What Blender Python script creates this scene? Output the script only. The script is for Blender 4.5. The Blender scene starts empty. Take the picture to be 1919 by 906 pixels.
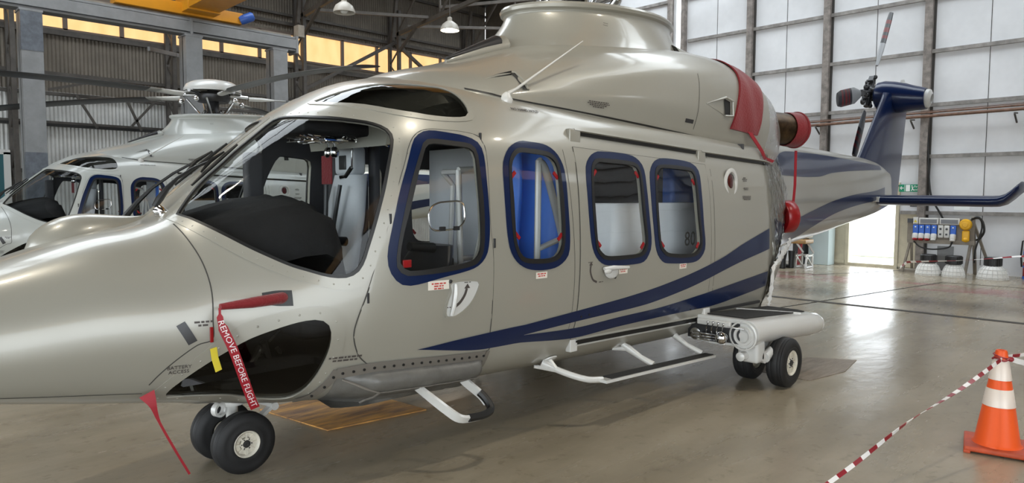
import bpy, bmesh, math, random
import numpy as np
from mathutils import Vector, Matrix
from mathutils.bvhtree import BVHTree
random.seed(4)
COL = bpy.context.scene.collection
PI = math.pi

# ------------------------------------------------------------------ helpers
class MB:
    """collects vertices and faces of ONE mesh object"""
    def __init__(s): s.v=[]; s.f=[]; s.mi=[]; s.cur=0
    def add(s, vs, fs):
        o=len(s.v); s.v+= [tuple(p) for p in vs]
        for f in fs: s.f.append([i+o for i in f]); s.mi.append(s.cur)
        return s
    def box(s, a, b, bev=0.0):
        x0,y0,z0=[min(a[i],b[i]) for i in range(3)]; x1,y1,z1=[max(a[i],b[i]) for i in range(3)]
        if bev<=0:
            return s.add([(x0,y0,z0),(x1,y0,z0),(x1,y1,z0),(x0,y1,z0),(x0,y0,z1),(x1,y0,z1),(x1,y1,z1),(x0,y1,z1)],
              [(0,3,2,1),(4,5,6,7),(0,1,5,4),(1,2,6,5),(2,3,7,6),(3,0,4,7)])
        bm=bmesh.new(); bmesh.ops.create_cube(bm,size=1)
        for v in bm.verts: v.co=Vector(((x0+x1)/2+v.co.x*(x1-x0),(y0+y1)/2+v.co.y*(y1-y0),(z0+z1)/2+v.co.z*(z1-z0)))
        bmesh.ops.bevel(bm,geom=bm.edges[:],offset=bev,segments=3,affect='EDGES',profile=0.6)
        return s.bm(bm)
    def bm(s, bm, M=None):
        bm.verts.index_update()
        vs=[(M@v.co if M else v.co)[:] for v in bm.verts]; fs=[[v.index for v in f.verts] for f in bm.faces]
        bm.free(); return s.add(vs,fs)
    def beam(s, p, q, w, h, upv=(0,0,1)):
        """rectangular bar from p to q"""
        p=Vector(p); q=Vector(q); d=(q-p).normalized(); u=Vector(upv)
        if abs(d.dot(u))>.98: u=Vector((1,0,0))
        sd=d.cross(u).normalized(); u=sd.cross(d)
        vs=[]
        for c in (p,q):
            for a,b in ((-1,-1),(1,-1),(1,1),(-1,1)): vs.append(c+sd*(a*w/2)+u*(b*h/2))
        return s.add(vs,[(0,1,2,3),(7,6,5,4),(0,4,5,1),(1,5,6,2),(2,6,7,3),(3,7,4,0)])
    def tube(s, pts, r, n=10, cap=True, closed=False):
        pts=[Vector(p) for p in pts]; N=len(pts); rs=r if hasattr(r,'__len__') else [r]*N
        rings=[]; prev=None
        for i,p in enumerate(pts):
            if closed: t=pts[(i+1)%N]-pts[i-1]
            else: t=pts[min(i+1,N-1)]-pts[max(i-1,0)]
            t.normalize()
            if prev is None:
                a=Vector((0,0,1)) if abs(t.z)<.9 else Vector((1,0,0)); a=(a-t*a.dot(t)).normalized()
            else:
                a=(prev-t*prev.dot(t)).normalized()
            prev=a; b=t.cross(a)
            rings.append([p+(a*math.cos(2*PI*k/n)+b*math.sin(2*PI*k/n))*rs[i] for k in range(n)])
        return s.loft(rings, closed=closed, cap=cap)
    def loft(s, rings, closed=False, cap=True, ring_closed=True):
        n=len(rings[0]); N=len(rings); vs=[p for r in rings for p in r]; fs=[]
        for i in range(N if closed else N-1):
            j=(i+1)%N
            for k in range(n if ring_closed else n-1):
                l=(k+1)%n; fs.append((i*n+k,i*n+l,j*n+l,j*n+k))
        if cap and not closed and ring_closed:
            fs.append(tuple(range(n))[::-1]); fs.append(tuple((N-1)*n+k for k in range(n)))
        return s.add(vs,fs)
    def lathe(s, prof, M=None, n=32, cap=False):
        """prof: (radius, height) about local Z"""
        M=M or Matrix.Identity(4); rings=[]
        for r,h in prof: rings.append([M@Vector((r*math.cos(2*PI*k/n),r*math.sin(2*PI*k/n),h)) for k in range(n)])
        return s.loft(rings,cap=cap)
    def sph(s, c, r, n=10, m=6, sc=(1,1,1)):
        rings=[]
        for i in range(1,m): 
            a=PI*i/m; rings.append([Vector((c[0]+r*sc[0]*math.sin(a)*math.cos(2*PI*k/n),c[1]+r*sc[1]*math.sin(a)*math.sin(2*PI*k/n),c[2]-r*sc[2]*math.cos(a))) for k in range(n)])
        return s.loft(rings)
    def build(s, name, mat, parent=None, smooth=True, label=None, angle=40, loc=None, rot=None):
        me=bpy.data.meshes.new(name); me.from_pydata(s.v,[],s.f)
        mats=mat if isinstance(mat,(list,tuple)) else [mat]
        for m in mats: me.materials.append(m)
        if len(mats)>1: me.polygons.foreach_set('material_index',s.mi)
        bm=bmesh.new(); bm.from_mesh(me); bmesh.ops.recalc_face_normals(bm,faces=bm.faces); bm.to_mesh(me); bm.free()
        if smooth:
            me.polygons.foreach_set('use_smooth',[True]*len(me.polygons))
            try: me.set_sharp_from_angle(angle=math.radians(angle))
            except Exception: pass
        o=bpy.data.objects.new(name,me); COL.objects.link(o)
        if parent: o.parent=parent
        if loc is not None: o.location=loc
        if rot is not None: o.rotation_euler=rot
        if label: o['label']=label
        return o
def axisM(o, d, up=(0,0,1)):
    """matrix whose local Z points along d, origin o"""
    d=Vector(d).normalized(); u=Vector(up)
    if abs(d.dot(u))>.98: u=Vector((1,0,0))
    x=u.cross(d).normalized(); y=d.cross(x)
    M=Matrix.Identity(4)
    for i in range(3): M[i][0]=x[i]; M[i][1]=y[i]; M[i][2]=d[i]; M[i][3]=o[i]
    return M
def thing(name, label, cat, loc=(0,0,0), rotz=0, group=None):
    o=bpy.data.objects.new(name,None); COL.objects.link(o); o.location=loc; o.rotation_euler=(0,0,rotz)
    o.empty_display_size=.1
    return tag(o,label,cat,group)
def tag(o,label,cat,group=None):
    o['label']=label; o['category']=cat
    if group: o['group']=group
    return o
def struct(o): o['kind']='structure'; return o
def crom(P, n, closed=False):
    """Catmull-Rom resample"""
    P=[np.array(p,float) for p in P]; N=len(P); out=[]
    segs=N if closed else N-1
    for i in range(segs):
        if closed: p0,p1,p2,p3=P[i-1],P[i],P[(i+1)%N],P[(i+2)%N]
        else:
            p1,p2=P[i],P[i+1]; p0=P[i-1] if i>0 else 2*p1-p2; p3=P[i+2] if i+2<N else 2*p2-p1
        for k in range(n):
            t=k/n
            out.append(.5*((2*p1)+(-p0+p2)*t+(2*p0-5*p1+4*p2-p3)*t*t+(-p0+3*p1-3*p2+p3)*t**3))
    if not closed: out.append(P[-1])
    return out
def pchip(xs, ys, x):
    """monotone cubic interpolation; ys is (n,k)"""
    xs=np.array(xs,float); ys=np.array(ys,float); h=np.diff(xs); d=np.diff(ys,axis=0)/h[:,None]
    m=np.zeros_like(ys)
    for i in range(1,len(xs)-1):
        w1=2*h[i]+h[i-1]; w2=h[i]+2*h[i-1]; ok=d[i-1]*d[i]>0
        with np.errstate(all='ignore'):
            m[i]=np.where(ok,(w1+w2)/(w1/np.where(ok,d[i-1],1)+w2/np.where(ok,d[i],1)),0)
    m[0]=d[0]; m[-1]=d[-1]
    i=int(np.clip(np.searchsorted(xs,x)-1,0,len(h)-1)); t=(x-xs[i])/h[i]
    return (1+2*t)*(1-t)**2*ys[i]+t*(1-t)**2*h[i]*m[i]+t*t*(3-2*t)*ys[i+1]+t*t*(t-1)*h[i]*m[i+1]

# ------------------------------------------------------------------ helicopter hull
# half sections (y>=0 side), bottom centre -> top centre: nine (y,z) points per station
HULL={
 -2.02:[(0,.93),(.02,.93),(.035,.94),(.045,.96),(.05,.98),(.045,1.0),(.035,1.02),(.02,1.03),(0,1.03)],
 -1.9:[(0,.84),(.10,.845),(.17,.88),(.21,.93),(.22,.99),(.2,1.06),(.15,1.11),(.08,1.135),(0,1.14)],
 -1.6:[(0,.75),(.17,.76),(.29,.81),(.36,.9),(.37,1.01),(.33,1.12),(.25,1.2),(.13,1.24),(0,1.25)],
 -1.2:[(0,.69),(.23,.70),(.4,.77),(.48,.89),(.49,1.03),(.44,1.18),(.33,1.295),(.17,1.35),(0,1.365)],
 -.8:[(0,.62),(.28,.63),(.48,.72),(.58,.88),(.6,1.07),(.53,1.27),(.39,1.405),(.2,1.475),(0,1.49)],
 -.38:[(0,.55),(.34,.56),(.57,.66),(.68,.87),(.7,1.09),(.61,1.33),(.43,1.49),(.23,1.575),(0,1.585)],
 -.3:[(0,.53),(.35,.54),(.59,.65),(.7,.87),(.72,1.1),(.64,1.34),(.47,1.52),(.26,1.645),(0,1.665)],
 -.22:[(0,.52),(.36,.53),(.61,.645),(.73,.87),(.75,1.1),(.67,1.35),(.50,1.57),(.29,1.715),(0,1.745)],
 -.05:[(0,.49),(.39,.5),(.67,.63),(.8,.87),(.83,1.11),(.75,1.37),(.58,1.66),(.34,1.855),(0,1.895)],
 .1:[(0,.465),(.42,.48),(.72,.605),(.86,.86),(.89,1.12),(.81,1.4),(.65,1.75),(.40,1.97),(0,2.02)],
 .5:[(0,.43),(.46,.44),(.82,.555),(.98,.84),(1.02,1.17),(.97,1.6),(.86,1.98),(.58,2.23),(0,2.325)],
 .9:[(0,.41),(.49,.42),(.87,.53),(1.05,.8),(1.1,1.2),(1.06,1.75),(.95,2.12),(.63,2.41),(0,2.52)],
 1.5:[(0,.40),(.5,.41),(.9,.51),(1.08,.76),(1.14,1.24),(1.11,1.82),(1.02,2.17),(.75,2.44),(0,2.62)],
 2.5:[(0,.37),(.5,.38),(.9,.475),(1.09,.73),(1.15,1.2),(1.12,1.8),(1.03,2.14),(.82,2.365),(0,2.47)],
 4.0:[(0,.34),(.5,.35),(.9,.44),(1.09,.68),(1.15,1.15),(1.12,1.75),(1.03,2.1),(.84,2.32),(0,2.43)],
 5.1:[(0,.35),(.5,.36),(.9,.44),(1.08,.66),(1.14,1.1),(1.11,1.7),(1.02,2.06),(.85,2.28),(0,2.4)],
 5.25:[(0,.40),(.49,.41),(.88,.49),(1.05,.7),(1.11,1.13),(1.08,1.7),(1.0,2.06),(.83,2.28),(0,2.4)],
 5.8:[(0,.66),(.42,.68),(.73,.78),(.88,1.0),(.93,1.33),(.9,1.75),(.81,2.05),(.66,2.27),(0,2.43)],
 6.4:[(0,.92),(.33,.94),(.56,1.02),(.69,1.2),(.74,1.5),(.72,1.84),(.64,2.12),(.48,2.34),(0,2.47)],
 7.4:[(0,1.05),(.26,1.07),(.43,1.15),(.53,1.3),(.57,1.6),(.55,1.92),(.47,2.18),(.34,2.37),(0,2.48)],
 8.6:[(0,1.14),(.2,1.16),(.33,1.23),(.41,1.38),(.44,1.64),(.42,1.93),(.36,2.17),(.25,2.35),(0,2.46)],
 10.0:[(0,1.28),(.15,1.3),(.24,1.36),(.3,1.49),(.33,1.72),(.31,1.98),(.26,2.18),(.18,2.33),(0,2.42)],
 11.4:[(0,1.43),(.1,1.44),(.16,1.49),(.21,1.6),(.22,1.79),(.21,1.99),(.18,2.17),(.12,2.29),(0,2.38)],
 12.3:[(0,1.56),(.05,1.57),(.08,1.6),(.09,1.68),(.1,1.8),(.09,1.93),(.08,2.07),(.05,2.17),(0,2.24)],
}
HX=sorted(HULL); HA=np.array([np.array(HULL[k]).ravel() for k in HX])
def hull_half(x, n=6):
    c=pchip(HX,HA,x).reshape(-1,2)
    # reflect ends so the curve crosses the centre plane smoothly
    full=np.vstack([[-c[1,0],c[1,1]],c,[-c[-2,0],c[-2,1]]])
    pts=crom(full,n)[n:-n]
    return np.array(pts)
def hull_ring(x, n=6, shrink=0.0):
    h=hull_half(x,n)
    if shrink:
        t=np.gradient(h,axis=0); nn=np.stack([t[:,1],-t[:,0]],1); nn/=np.linalg.norm(nn,axis=1)[:,None]+1e-9
        h=h-nn*shrink; h[0,0]=0; h[-1,0]=0; h[:,0]=np.maximum(h[:,0],0)
    ring=[(x,-p[0],p[1]) for p in h]+[(x,p[0],p[1]) for p in h[-2:0:-1]]
    return ring
def xs_range(a,b,step): 
    n=max(2,int(round((b-a)/step))+1); return list(np.linspace(a,b,n))
def hull_mesh():
    m=MB(); m.loft([hull_ring(x) for x in [-2.02,-2.0,-1.97,-1.93]+xs_range(-1.9,5.8,.05)+xs_range(5.9,12.3,.12)]); return m

COWL={ # five (y,z) points: seam, side, shoulder, outer top, centre top
 .9:[(.55,2.2),(.5,2.3),(.38,2.38),(.2,2.44),(0,2.46)],
 1.2:[(.72,2.33),(.66,2.41),(.52,2.5),(.3,2.58),(0,2.61)],
 1.65:[(.86,2.38),(.83,2.46),(.7,2.57),(.4,2.69),(0,2.735)],
 2.5:[(.885,2.355),(.89,2.55),(.80,2.76),(.48,2.94),(0,3.0)],
 3.5:[(.91,2.32),(.95,2.57),(.88,2.88),(.55,3.08),(0,3.15)],
 4.6:[(.925,2.27),(.985,2.55),(.93,2.9),(.64,3.13),(0,3.17)],
 5.1:[(.93,2.24),(.99,2.52),(.93,2.86),(.63,3.08),(0,3.08)],
 5.5:[(.92,2.22),(.97,2.48),(.9,2.79),(.61,2.97),(0,2.95)],
 5.85:[(.87,2.2),(.89,2.45),(.81,2.69),(.55,2.83),(0,2.8)],
 6.05:[(.78,2.2),(.78,2.42),(.69,2.6),(.47,2.7),(0,2.67)],
 6.15:[(.62,2.2),(.62,2.38),(.54,2.5),(.36,2.56),(0,2.54)],
}
CX=sorted(COWL); CA=np.array([np.array(COWL[k]).ravel() for k in CX])
def cowl_half(x,n=8):
    c=pchip(CX,CA,x).reshape(-1,2)
    full=np.vstack([2*c[0]-c[1],c,[-c[-2,0],c[-2,1]]])
    return np.array(crom(full,n)[n:-n])
def cowl_ring(x,off=0):
    h=cowl_half(x).copy()
    if off:
        t=np.gradient(h,axis=0); nn=np.stack([t[:,1],-t[:,0]],1); nn/=np.linalg.norm(nn,axis=1)[:,None]+1e-9; h=h+nn*off
    return [(x,-p[0],p[1]) for p in h]+[(x,p[0],p[1]) for p in h[-2::-1]]
def cowl_mesh(a,b,step=.06):
    m=MB(); R=[]
    for x in xs_range(a,b,step):
        r=cowl_ring(x); z=r[0][2]-.15
        R.append([(x,r[0][1]*.9,z)]+r+[(x,-r[0][1]*.9,z)])
    m.loft(R); return m
PYL=[ # z at front, x front, x aft, half width
 (2.60,1.35,5.5,.8),(2.80,1.85,5.45,.8),(2.94,2.2,5.2,.73),(3.06,2.38,5.0,.63),(3.18,2.5,4.86,.57),(3.27,2.56,4.8,.545),(3.30,2.555,4.8,.55),(3.315,2.53,4.83,.58),(3.34,2.525,4.84,.59),(3.36,2.535,4.82,.58),(3.375,2.6,4.76,.53),(3.39,2.9,4.4,.35)]
def pyl_ring(i,n=48):
    z,xf,xa,hw=PYL[i]; R=[]
    for k in range(n):
        a=2*PI*k/n; c,s=math.cos(a),math.sin(a)
        u=(1-c)/2                      # 0 front .. 1 aft
        x=xf+(xa-xf)*u**0.95
        y=hw*math.copysign(abs(s)**.92,s)*(1-.3*u**3)
        R.append((x,y,z+.06*(x-2.5)*min(1,max(0,(z-2.6)/.6)) ))
    return R
def pylon_mesh():
    P=[np.array(pyl_ring(i)) for i in range(len(PYL))]
    rings=crom(P[:7],4)+P[7:]
    m=MB(); m.loft([[tuple(p) for p in r] for r in rings]); return m
# outlines on the port skin, metres, traced in image pixels and cast onto the hull
OUT={
 'WS':[(-0.339,-0.266,1.6),(-0.283,-0.225,1.67),(-0.204,-0.175,1.753),(-0.121,-0.147,1.83),(-0.034,-0.138,1.905),(0.067,-0.11,1.991),(0.229,-0.094,2.123),(0.316,-0.09,2.193),(0.345,-0.143,2.212),(0.37,-0.342,2.205),(0.406,-0.505,2.192),(0.497,-0.683,2.173),(0.577,-0.771,2.157),(0.641,-0.838,2.129),(0.67,-0.883,2.087),(0.655,-0.92,2.015),(0.582,-0.96,1.809),(0.533,-0.97,1.665),(0.488,-0.976,1.54),(0.442,-0.979,1.423),(0.413,-0.979,1.349),(0.372,-0.971,1.294),(0.31,-0.95,1.27),(0.226,-0.912,1.279),(0.135,-0.86,1.312),(0.045,-0.804,1.349),(-0.085,-0.704,1.426),(-0.183,-0.595,1.497),(-0.258,-0.474,1.556),(-0.317,-0.317,1.603)],
 'EYE':[(0.515,-0.257,2.315),(0.571,-0.279,2.346),(0.638,-0.33,2.378),(0.767,-0.442,2.424),(0.876,-0.522,2.441),(1.015,-0.564,2.453),(1.197,-0.671,2.44),(1.246,-0.779,2.396),(1.25,-0.882,2.317),(1.234,-0.938,2.25),(1.173,-0.946,2.22),(1.043,-0.919,2.215),(0.877,-0.864,2.229),(0.737,-0.783,2.249),(0.63,-0.656,2.276),(0.552,-0.475,2.295)],
 'W1O':[(0.805,-0.95,2.071),(0.865,-0.948,2.107),(0.931,-0.959,2.116),(1.03,-0.988,2.107),(1.119,-1.013,2.096),(1.196,-1.036,2.072),(1.235,-1.056,2.031),(1.248,-1.073,1.963),(1.249,-1.096,1.816),(1.252,-1.12,1.57),(1.243,-1.127,1.435),(1.213,-1.127,1.338),(1.121,-1.12,1.27),(0.891,-1.099,1.229),(0.699,-1.067,1.195),(0.616,-1.047,1.21),(0.561,-1.03,1.281),(0.55,-1.019,1.381),(0.59,-1.012,1.536),(0.656,-0.998,1.75),(0.705,-0.989,1.876),(0.766,-0.964,2.017)],
 'W1G':[(0.837,-0.994,1.996),(0.86,-0.989,2.023),(0.897,-0.993,2.036),(1.005,-1.018,2.031),(1.139,-1.045,2.02),(1.17,-1.056,1.999),(1.182,-1.066,1.961),(1.181,-1.089,1.815),(1.183,-1.106,1.669),(1.183,-1.119,1.499),(1.176,-1.123,1.401),(1.149,-1.122,1.342),(1.091,-1.118,1.311),(0.892,-1.098,1.287),(0.688,-1.062,1.276),(0.647,-1.052,1.29),(0.622,-1.044,1.317),(0.619,-1.039,1.368),(0.655,-1.035,1.513),(0.717,-1.027,1.693),(0.778,-1.013,1.866)],
 'W2O':[(1.39,-1.097,1.886),(1.418,-1.084,1.978),(1.478,-1.071,2.045),(1.58,-1.06,2.086),(1.681,-1.06,2.086),(1.817,-1.065,2.075),(1.912,-1.079,2.03),(1.967,-1.097,1.952),(1.988,-1.112,1.853),(1.994,-1.134,1.641),(2.002,-1.146,1.416),(1.983,-1.148,1.305),(1.901,-1.146,1.241),(1.794,-1.144,1.218),(1.638,-1.142,1.223),(1.52,-1.141,1.26),(1.439,-1.139,1.335),(1.402,-1.136,1.441),(1.388,-1.125,1.624)],
 'W2G':[(1.462,-1.1,1.888),(1.489,-1.089,1.964),(1.55,-1.082,2.01),(1.642,-1.082,2.012),(1.813,-1.086,2.001),(1.879,-1.092,1.973),(1.914,-1.103,1.913),(1.92,-1.123,1.753),(1.929,-1.144,1.469),(1.918,-1.146,1.37),(1.872,-1.147,1.311),(1.774,-1.145,1.29),(1.586,-1.142,1.301),(1.519,-1.141,1.331),(1.48,-1.139,1.403),(1.466,-1.136,1.484),(1.461,-1.124,1.669)],
 'W3O':[(2.216,-1.104,1.909),(2.266,-1.087,1.995),(2.344,-1.073,2.041),(2.446,-1.068,2.056),(2.782,-1.067,2.048),(2.909,-1.079,2.006),(2.958,-1.097,1.93),(2.966,-1.12,1.788),(2.98,-1.139,1.575),(3.002,-1.15,1.347),(2.961,-1.151,1.249),(2.854,-1.15,1.191),(2.487,-1.15,1.198),(2.357,-1.15,1.224),(2.272,-1.15,1.301),(2.232,-1.148,1.42),(2.214,-1.135,1.652)],
 'W3G':[(2.297,-1.108,1.885),(2.327,-1.097,1.951),(2.38,-1.091,1.977),(2.483,-1.09,1.977),(2.799,-1.09,1.967),(2.873,-1.097,1.935),(2.892,-1.11,1.858),(2.898,-1.136,1.619),(2.928,-1.149,1.392),(2.923,-1.15,1.329),(2.874,-1.151,1.275),(2.733,-1.151,1.262),(2.441,-1.151,1.268),(2.355,-1.151,1.303),(2.309,-1.149,1.364),(2.289,-1.141,1.56),(2.285,-1.129,1.716)],
 'W4O':[(3.028,-1.104,1.889),(3.085,-1.086,1.977),(3.169,-1.071,2.024),(3.31,-1.064,2.04),(3.613,-1.064,2.029),(3.745,-1.073,2.0),(3.81,-1.089,1.939),(3.811,-1.119,1.766),(3.82,-1.143,1.483),(3.843,-1.15,1.293),(3.795,-1.15,1.201),(3.65,-1.149,1.147),(3.26,-1.15,1.163),(3.153,-1.15,1.194),(3.072,-1.151,1.286),(3.037,-1.145,1.474),(3.02,-1.13,1.689)],
 'W4G':[(3.125,-1.103,1.891),(3.164,-1.094,1.94),(3.249,-1.088,1.96),(3.635,-1.088,1.949),(3.714,-1.094,1.92),(3.728,-1.108,1.843),(3.736,-1.137,1.579),(3.767,-1.149,1.359),(3.762,-1.15,1.289),(3.703,-1.151,1.237),(3.588,-1.151,1.22),(3.282,-1.151,1.242),(3.188,-1.151,1.28),(3.136,-1.15,1.341),(3.11,-1.141,1.544),(3.109,-1.126,1.732)],
 'CHIN':[(-0.502,-0.512,0.654),(-0.502,-0.568,0.703),(-0.418,-0.64,0.786),(-0.258,-0.722,0.895),(-0.15,-0.78,0.959),(-0.01,-0.847,1.01),(0.088,-0.888,1.034),(0.17,-0.917,1.036),(0.217,-0.931,1.009),(0.236,-0.931,0.955),(0.236,-0.911,0.872),(0.216,-0.872,0.776),(0.183,-0.813,0.678),(0.148,-0.737,0.601),(0.104,-0.648,0.555),(0.026,-0.607,0.558),(-0.086,-0.591,0.586),(-0.188,-0.591,0.619),(-0.294,-0.578,0.639),(-0.391,-0.553,0.65)],
 'CDOOR':[(0.826,-0.942,2.097),(0.909,-0.95,2.124),(1.036,-0.979,2.124),(1.13,-1.002,2.119),(1.226,-1.029,2.101),(1.259,-1.053,2.051),(1.269,-1.073,1.976),(1.258,-1.12,1.57),(1.276,-1.131,1.339),(1.279,-1.124,1.071),(1.287,-1.076,0.779),(1.293,-1.054,0.715),(1.029,-1.035,0.726),(0.695,-0.989,0.736),(0.5,-0.944,0.738),(0.432,-0.938,0.771),(0.385,-0.947,0.836),(0.357,-0.965,0.934),(0.373,-0.982,1.026),(0.417,-0.997,1.144),(0.467,-1.004,1.281),(0.579,-0.998,1.597),(0.702,-0.982,1.902),(0.76,-0.957,2.028)],
 'ST_U':[(0.75,-1.03,0.8),(1.08,-1.07,0.83),(1.48,-1.1,0.85),(2.11,-1.12,0.89),(2.88,-1.14,0.95),(3.5,-1.14,1.03),(4.17,-1.15,1.16),(4.53,-1.15,1.26),(5.07,-1.14,1.4)],
 'ST_UL':[(1.57,-1.09,0.78),(2.13,-1.11,0.81),(2.91,-1.12,0.84),(3.52,-1.13,0.91),(4.54,-1.15,1.1),(5.07,-1.14,1.19)],
 'ST_LU':[(1.57,-1.09,0.78),(2.14,-1.09,0.76),(2.65,-1.1,0.78),(3.08,-1.11,0.79),(3.8,-1.13,0.84),(4.58,-1.14,0.91),(5.1,-1.13,0.96)],
 'ST_L':[(0.75,-1.03,0.8),(1.3,-1.06,0.73),(1.51,-1.07,0.73),(2.18,-1.07,0.68),(2.69,-1.08,0.7),(3.59,-1.09,0.71),(3.95,-1.1,0.71),(4.63,-1.11,0.76),(5.18,-1.1,0.81)],
}
# ------------------------------------------------------------------ materials
def mat(name, c, rough=.5, metal=0, coat=0, coatr=.05, spec=.5, bump=0, bscale=40, vary=0, vscale=6, emit=None, es=0, c2=None, vdet=4, sheen=0, rvary=0, stretch=None):
    m=bpy.data.materials.new(name); m.use_nodes=True; nt=m.node_tree; b=nt.nodes['Principled BSDF']
    b.inputs['Base Color'].default_value=(*c,1); b.inputs['Roughness'].default_value=rough; b.inputs['Metallic'].default_value=metal
    b.inputs['Coat Weight'].default_value=coat; b.inputs['Coat Roughness'].default_value=coatr; b.inputs['Specular IOR Level'].default_value=spec
    if sheen: b.inputs['Sheen Weight'].default_value=sheen
    if emit: b.inputs['Emission Color'].default_value=(*emit,1); b.inputs['Emission Strength'].default_value=es
    L=nt.links.new
    if vary or bump or rvary:
        tc=nt.nodes.new('ShaderNodeTexCoord'); co=tc.outputs['Object']
        if stretch:
            mp=nt.nodes.new('ShaderNodeMapping'); mp.inputs['Scale'].default_value=stretch; L(co,mp.inputs[0]); co=mp.outputs[0]
    if vary or rvary:
        n=nt.nodes.new('ShaderNodeTexNoise'); n.inputs['Scale'].default_value=vscale; n.inputs['Detail'].default_value=vdet; n.inputs['Roughness'].default_value=.65; L(co,n.inputs['Vector'])
        r=nt.nodes.new('ShaderNodeValToRGB'); r.color_ramp.elements[0].position=.35; r.color_ramp.elements[1].position=.68
        d=c2 or tuple(x*(1-vary) for x in c)
        r.color_ramp.elements[0].color=(*d,1); r.color_ramp.elements[1].color=(*c,1); L(n.outputs['Fac'],r.inputs[0])
        if vary: L(r.outputs[0],b.inputs['Base Color'])
        if rvary:
            mr=nt.nodes.new('ShaderNodeMapRange'); mr.inputs['To Min'].default_value=max(0,rough-rvary); mr.inputs['To Max'].default_value=rough+rvary; L(n.outputs['Fac'],mr.inputs[0]); L(mr.outputs[0],b.inputs['Roughness'])
    if bump:
        n2=nt.nodes.new('ShaderNodeTexNoise'); n2.inputs['Scale'].default_value=bscale; n2.inputs['Detail'].default_value=3; L(co,n2.inputs['Vector'])
        bp=nt.nodes.new('ShaderNodeBump'); bp.inputs['Strength'].default_value=bump; bp.inputs['Distance'].default_value=.02; L(n2.outputs['Fac'],bp.inputs['Height']); L(bp.outputs[0],b.inputs['Normal'])
    return m
def glassm(name, tint, refl=1.0, rough=0.0):
    """thin pane: clear tinted transmission plus fresnel reflection"""
    m=bpy.data.materials.new(name); m.use_nodes=True; nt=m.node_tree; nt.nodes.clear(); L=nt.links.new
    o=nt.nodes.new('ShaderNodeOutputMaterial'); t=nt.nodes.new('ShaderNodeBsdfTransparent'); t.inputs[0].default_value=(*tint,1)
    g=nt.nodes.new('ShaderNodeBsdfGlossy'); g.inputs['Roughness'].default_value=rough; g.inputs[0].default_value=(1,1,1,1)
    f=nt.nodes.new('ShaderNodeFresnel'); f.inputs[0].default_value=1.45
    mu=nt.nodes.new('ShaderNodeMath'); mu.operation='MULTIPLY'; mu.inputs[1].default_value=refl; L(f.outputs[0],mu.inputs[0])
    ge=nt.nodes.new('ShaderNodeNewGeometry'); iv=nt.nodes.new('ShaderNodeMath'); iv.operation='SUBTRACT'; iv.inputs[0].default_value=1; L(ge.outputs['Backfacing'],iv.inputs[1])
    m2=nt.nodes.new('ShaderNodeMath'); m2.operation='MULTIPLY'; L(mu.outputs[0],m2.inputs[0]); L(iv.outputs[0],m2.inputs[1]); mu=m2
    x=nt.nodes.new('ShaderNodeMixShader'); L(mu.outputs[0],x.inputs[0]); L(t.outputs[0],x.inputs[1]); L(g.outputs[0],x.inputs[2]); L(x.outputs[0],o.inputs[0])
    return m
def filmm(name):
    m=bpy.data.materials.new(name); m.use_nodes=True; nt=m.node_tree; nt.nodes.clear(); L=nt.links.new
    o=nt.nodes.new('ShaderNodeOutputMaterial'); t=nt.nodes.new('ShaderNodeBsdfTransparent'); t.inputs[0].default_value=(.97,.97,.96,1)
    g=nt.nodes.new('ShaderNodeBsdfGlossy'); g.inputs['Roughness'].default_value=.12
    f=nt.nodes.new('ShaderNodeLayerWeight'); f.inputs[0].default_value=.12
    tc=nt.nodes.new('ShaderNodeTexCoord'); n=nt.nodes.new('ShaderNodeTexNoise'); n.inputs['Scale'].default_value=7; n.inputs['Distortion'].default_value=1.2
    mp=nt.nodes.new('ShaderNodeMapping'); mp.inputs['Scale'].default_value=(2.5,1,.7); L(tc.outputs['Object'],mp.inputs[0]); L(mp.outputs[0],n.inputs['Vector'])
    bp=nt.nodes.new('ShaderNodeBump'); bp.inputs['Strength'].default_value=.6; bp.inputs['Distance'].default_value=.05; L(n.outputs['Fac'],bp.inputs['Height']); L(bp.outputs[0],g.inputs['Normal']); L(bp.outputs[0],f.inputs['Normal'])
    x=nt.nodes.new('ShaderNodeMixShader'); L(f.outputs['Fresnel'],x.inputs[0]); L(t.outputs[0],x.inputs[1]); L(g.outputs[0],x.inputs[2]); L(x.outputs[0],o.inputs[0])
    return m
K={}
K['paint']=mat('pearl paint',(.31,.298,.255),rough=.34,metal=.15,coat=.5,coatr=.08,rvary=.05,vscale=1.5)
K['white']=mat('white enamel',(.60,.595,.57),rough=.25,coat=.5)
K['blue']=mat('navy paint',(.003,.011,.050),rough=.28,metal=0,spec=.25,coat=.22,coatr=.03)
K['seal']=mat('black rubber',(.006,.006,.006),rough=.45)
K['line']=mat('panel gap',(.05,.047,.042),rough=.8)
K['glass']=glassm('window pane',(.96,.97,.97),.9)
K['wglass']=glassm('windshield pane',(.90,.91,.91),.45)
K['smoke']=glassm('smoked pane',(.50,.50,.49),.8)
K['dark']=mat('dark cabin lining',(.06,.06,.065),rough=.8)
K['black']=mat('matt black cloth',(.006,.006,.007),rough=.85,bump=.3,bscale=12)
K['seat']=mat('grey leather seat',(.62,.65,.68),rough=.5,bump=.15,bscale=30)
K['bluefab']=mat('blue vinyl',(.05,.20,.75),rough=.4,bump=.2,bscale=6)
K['wpanel']=mat('white cabin panel',(.90,.93,.97),rough=.3,vary=.06,vscale=3)
K['chrome']=mat('polished steel',(.7,.7,.7),rough=.12,metal=1)
K['alu']=mat('bare aluminium',(.62,.61,.58),rough=.28,metal=.95,bump=.15,bscale=7,rvary=.1,vscale=5)
K['foil']=mat('white foil tape',(.80,.80,.78),rough=.25,metal=.3)
K['gun']=mat('dark machinery',(.05,.05,.052),rough=.4,metal=.6)
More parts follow.
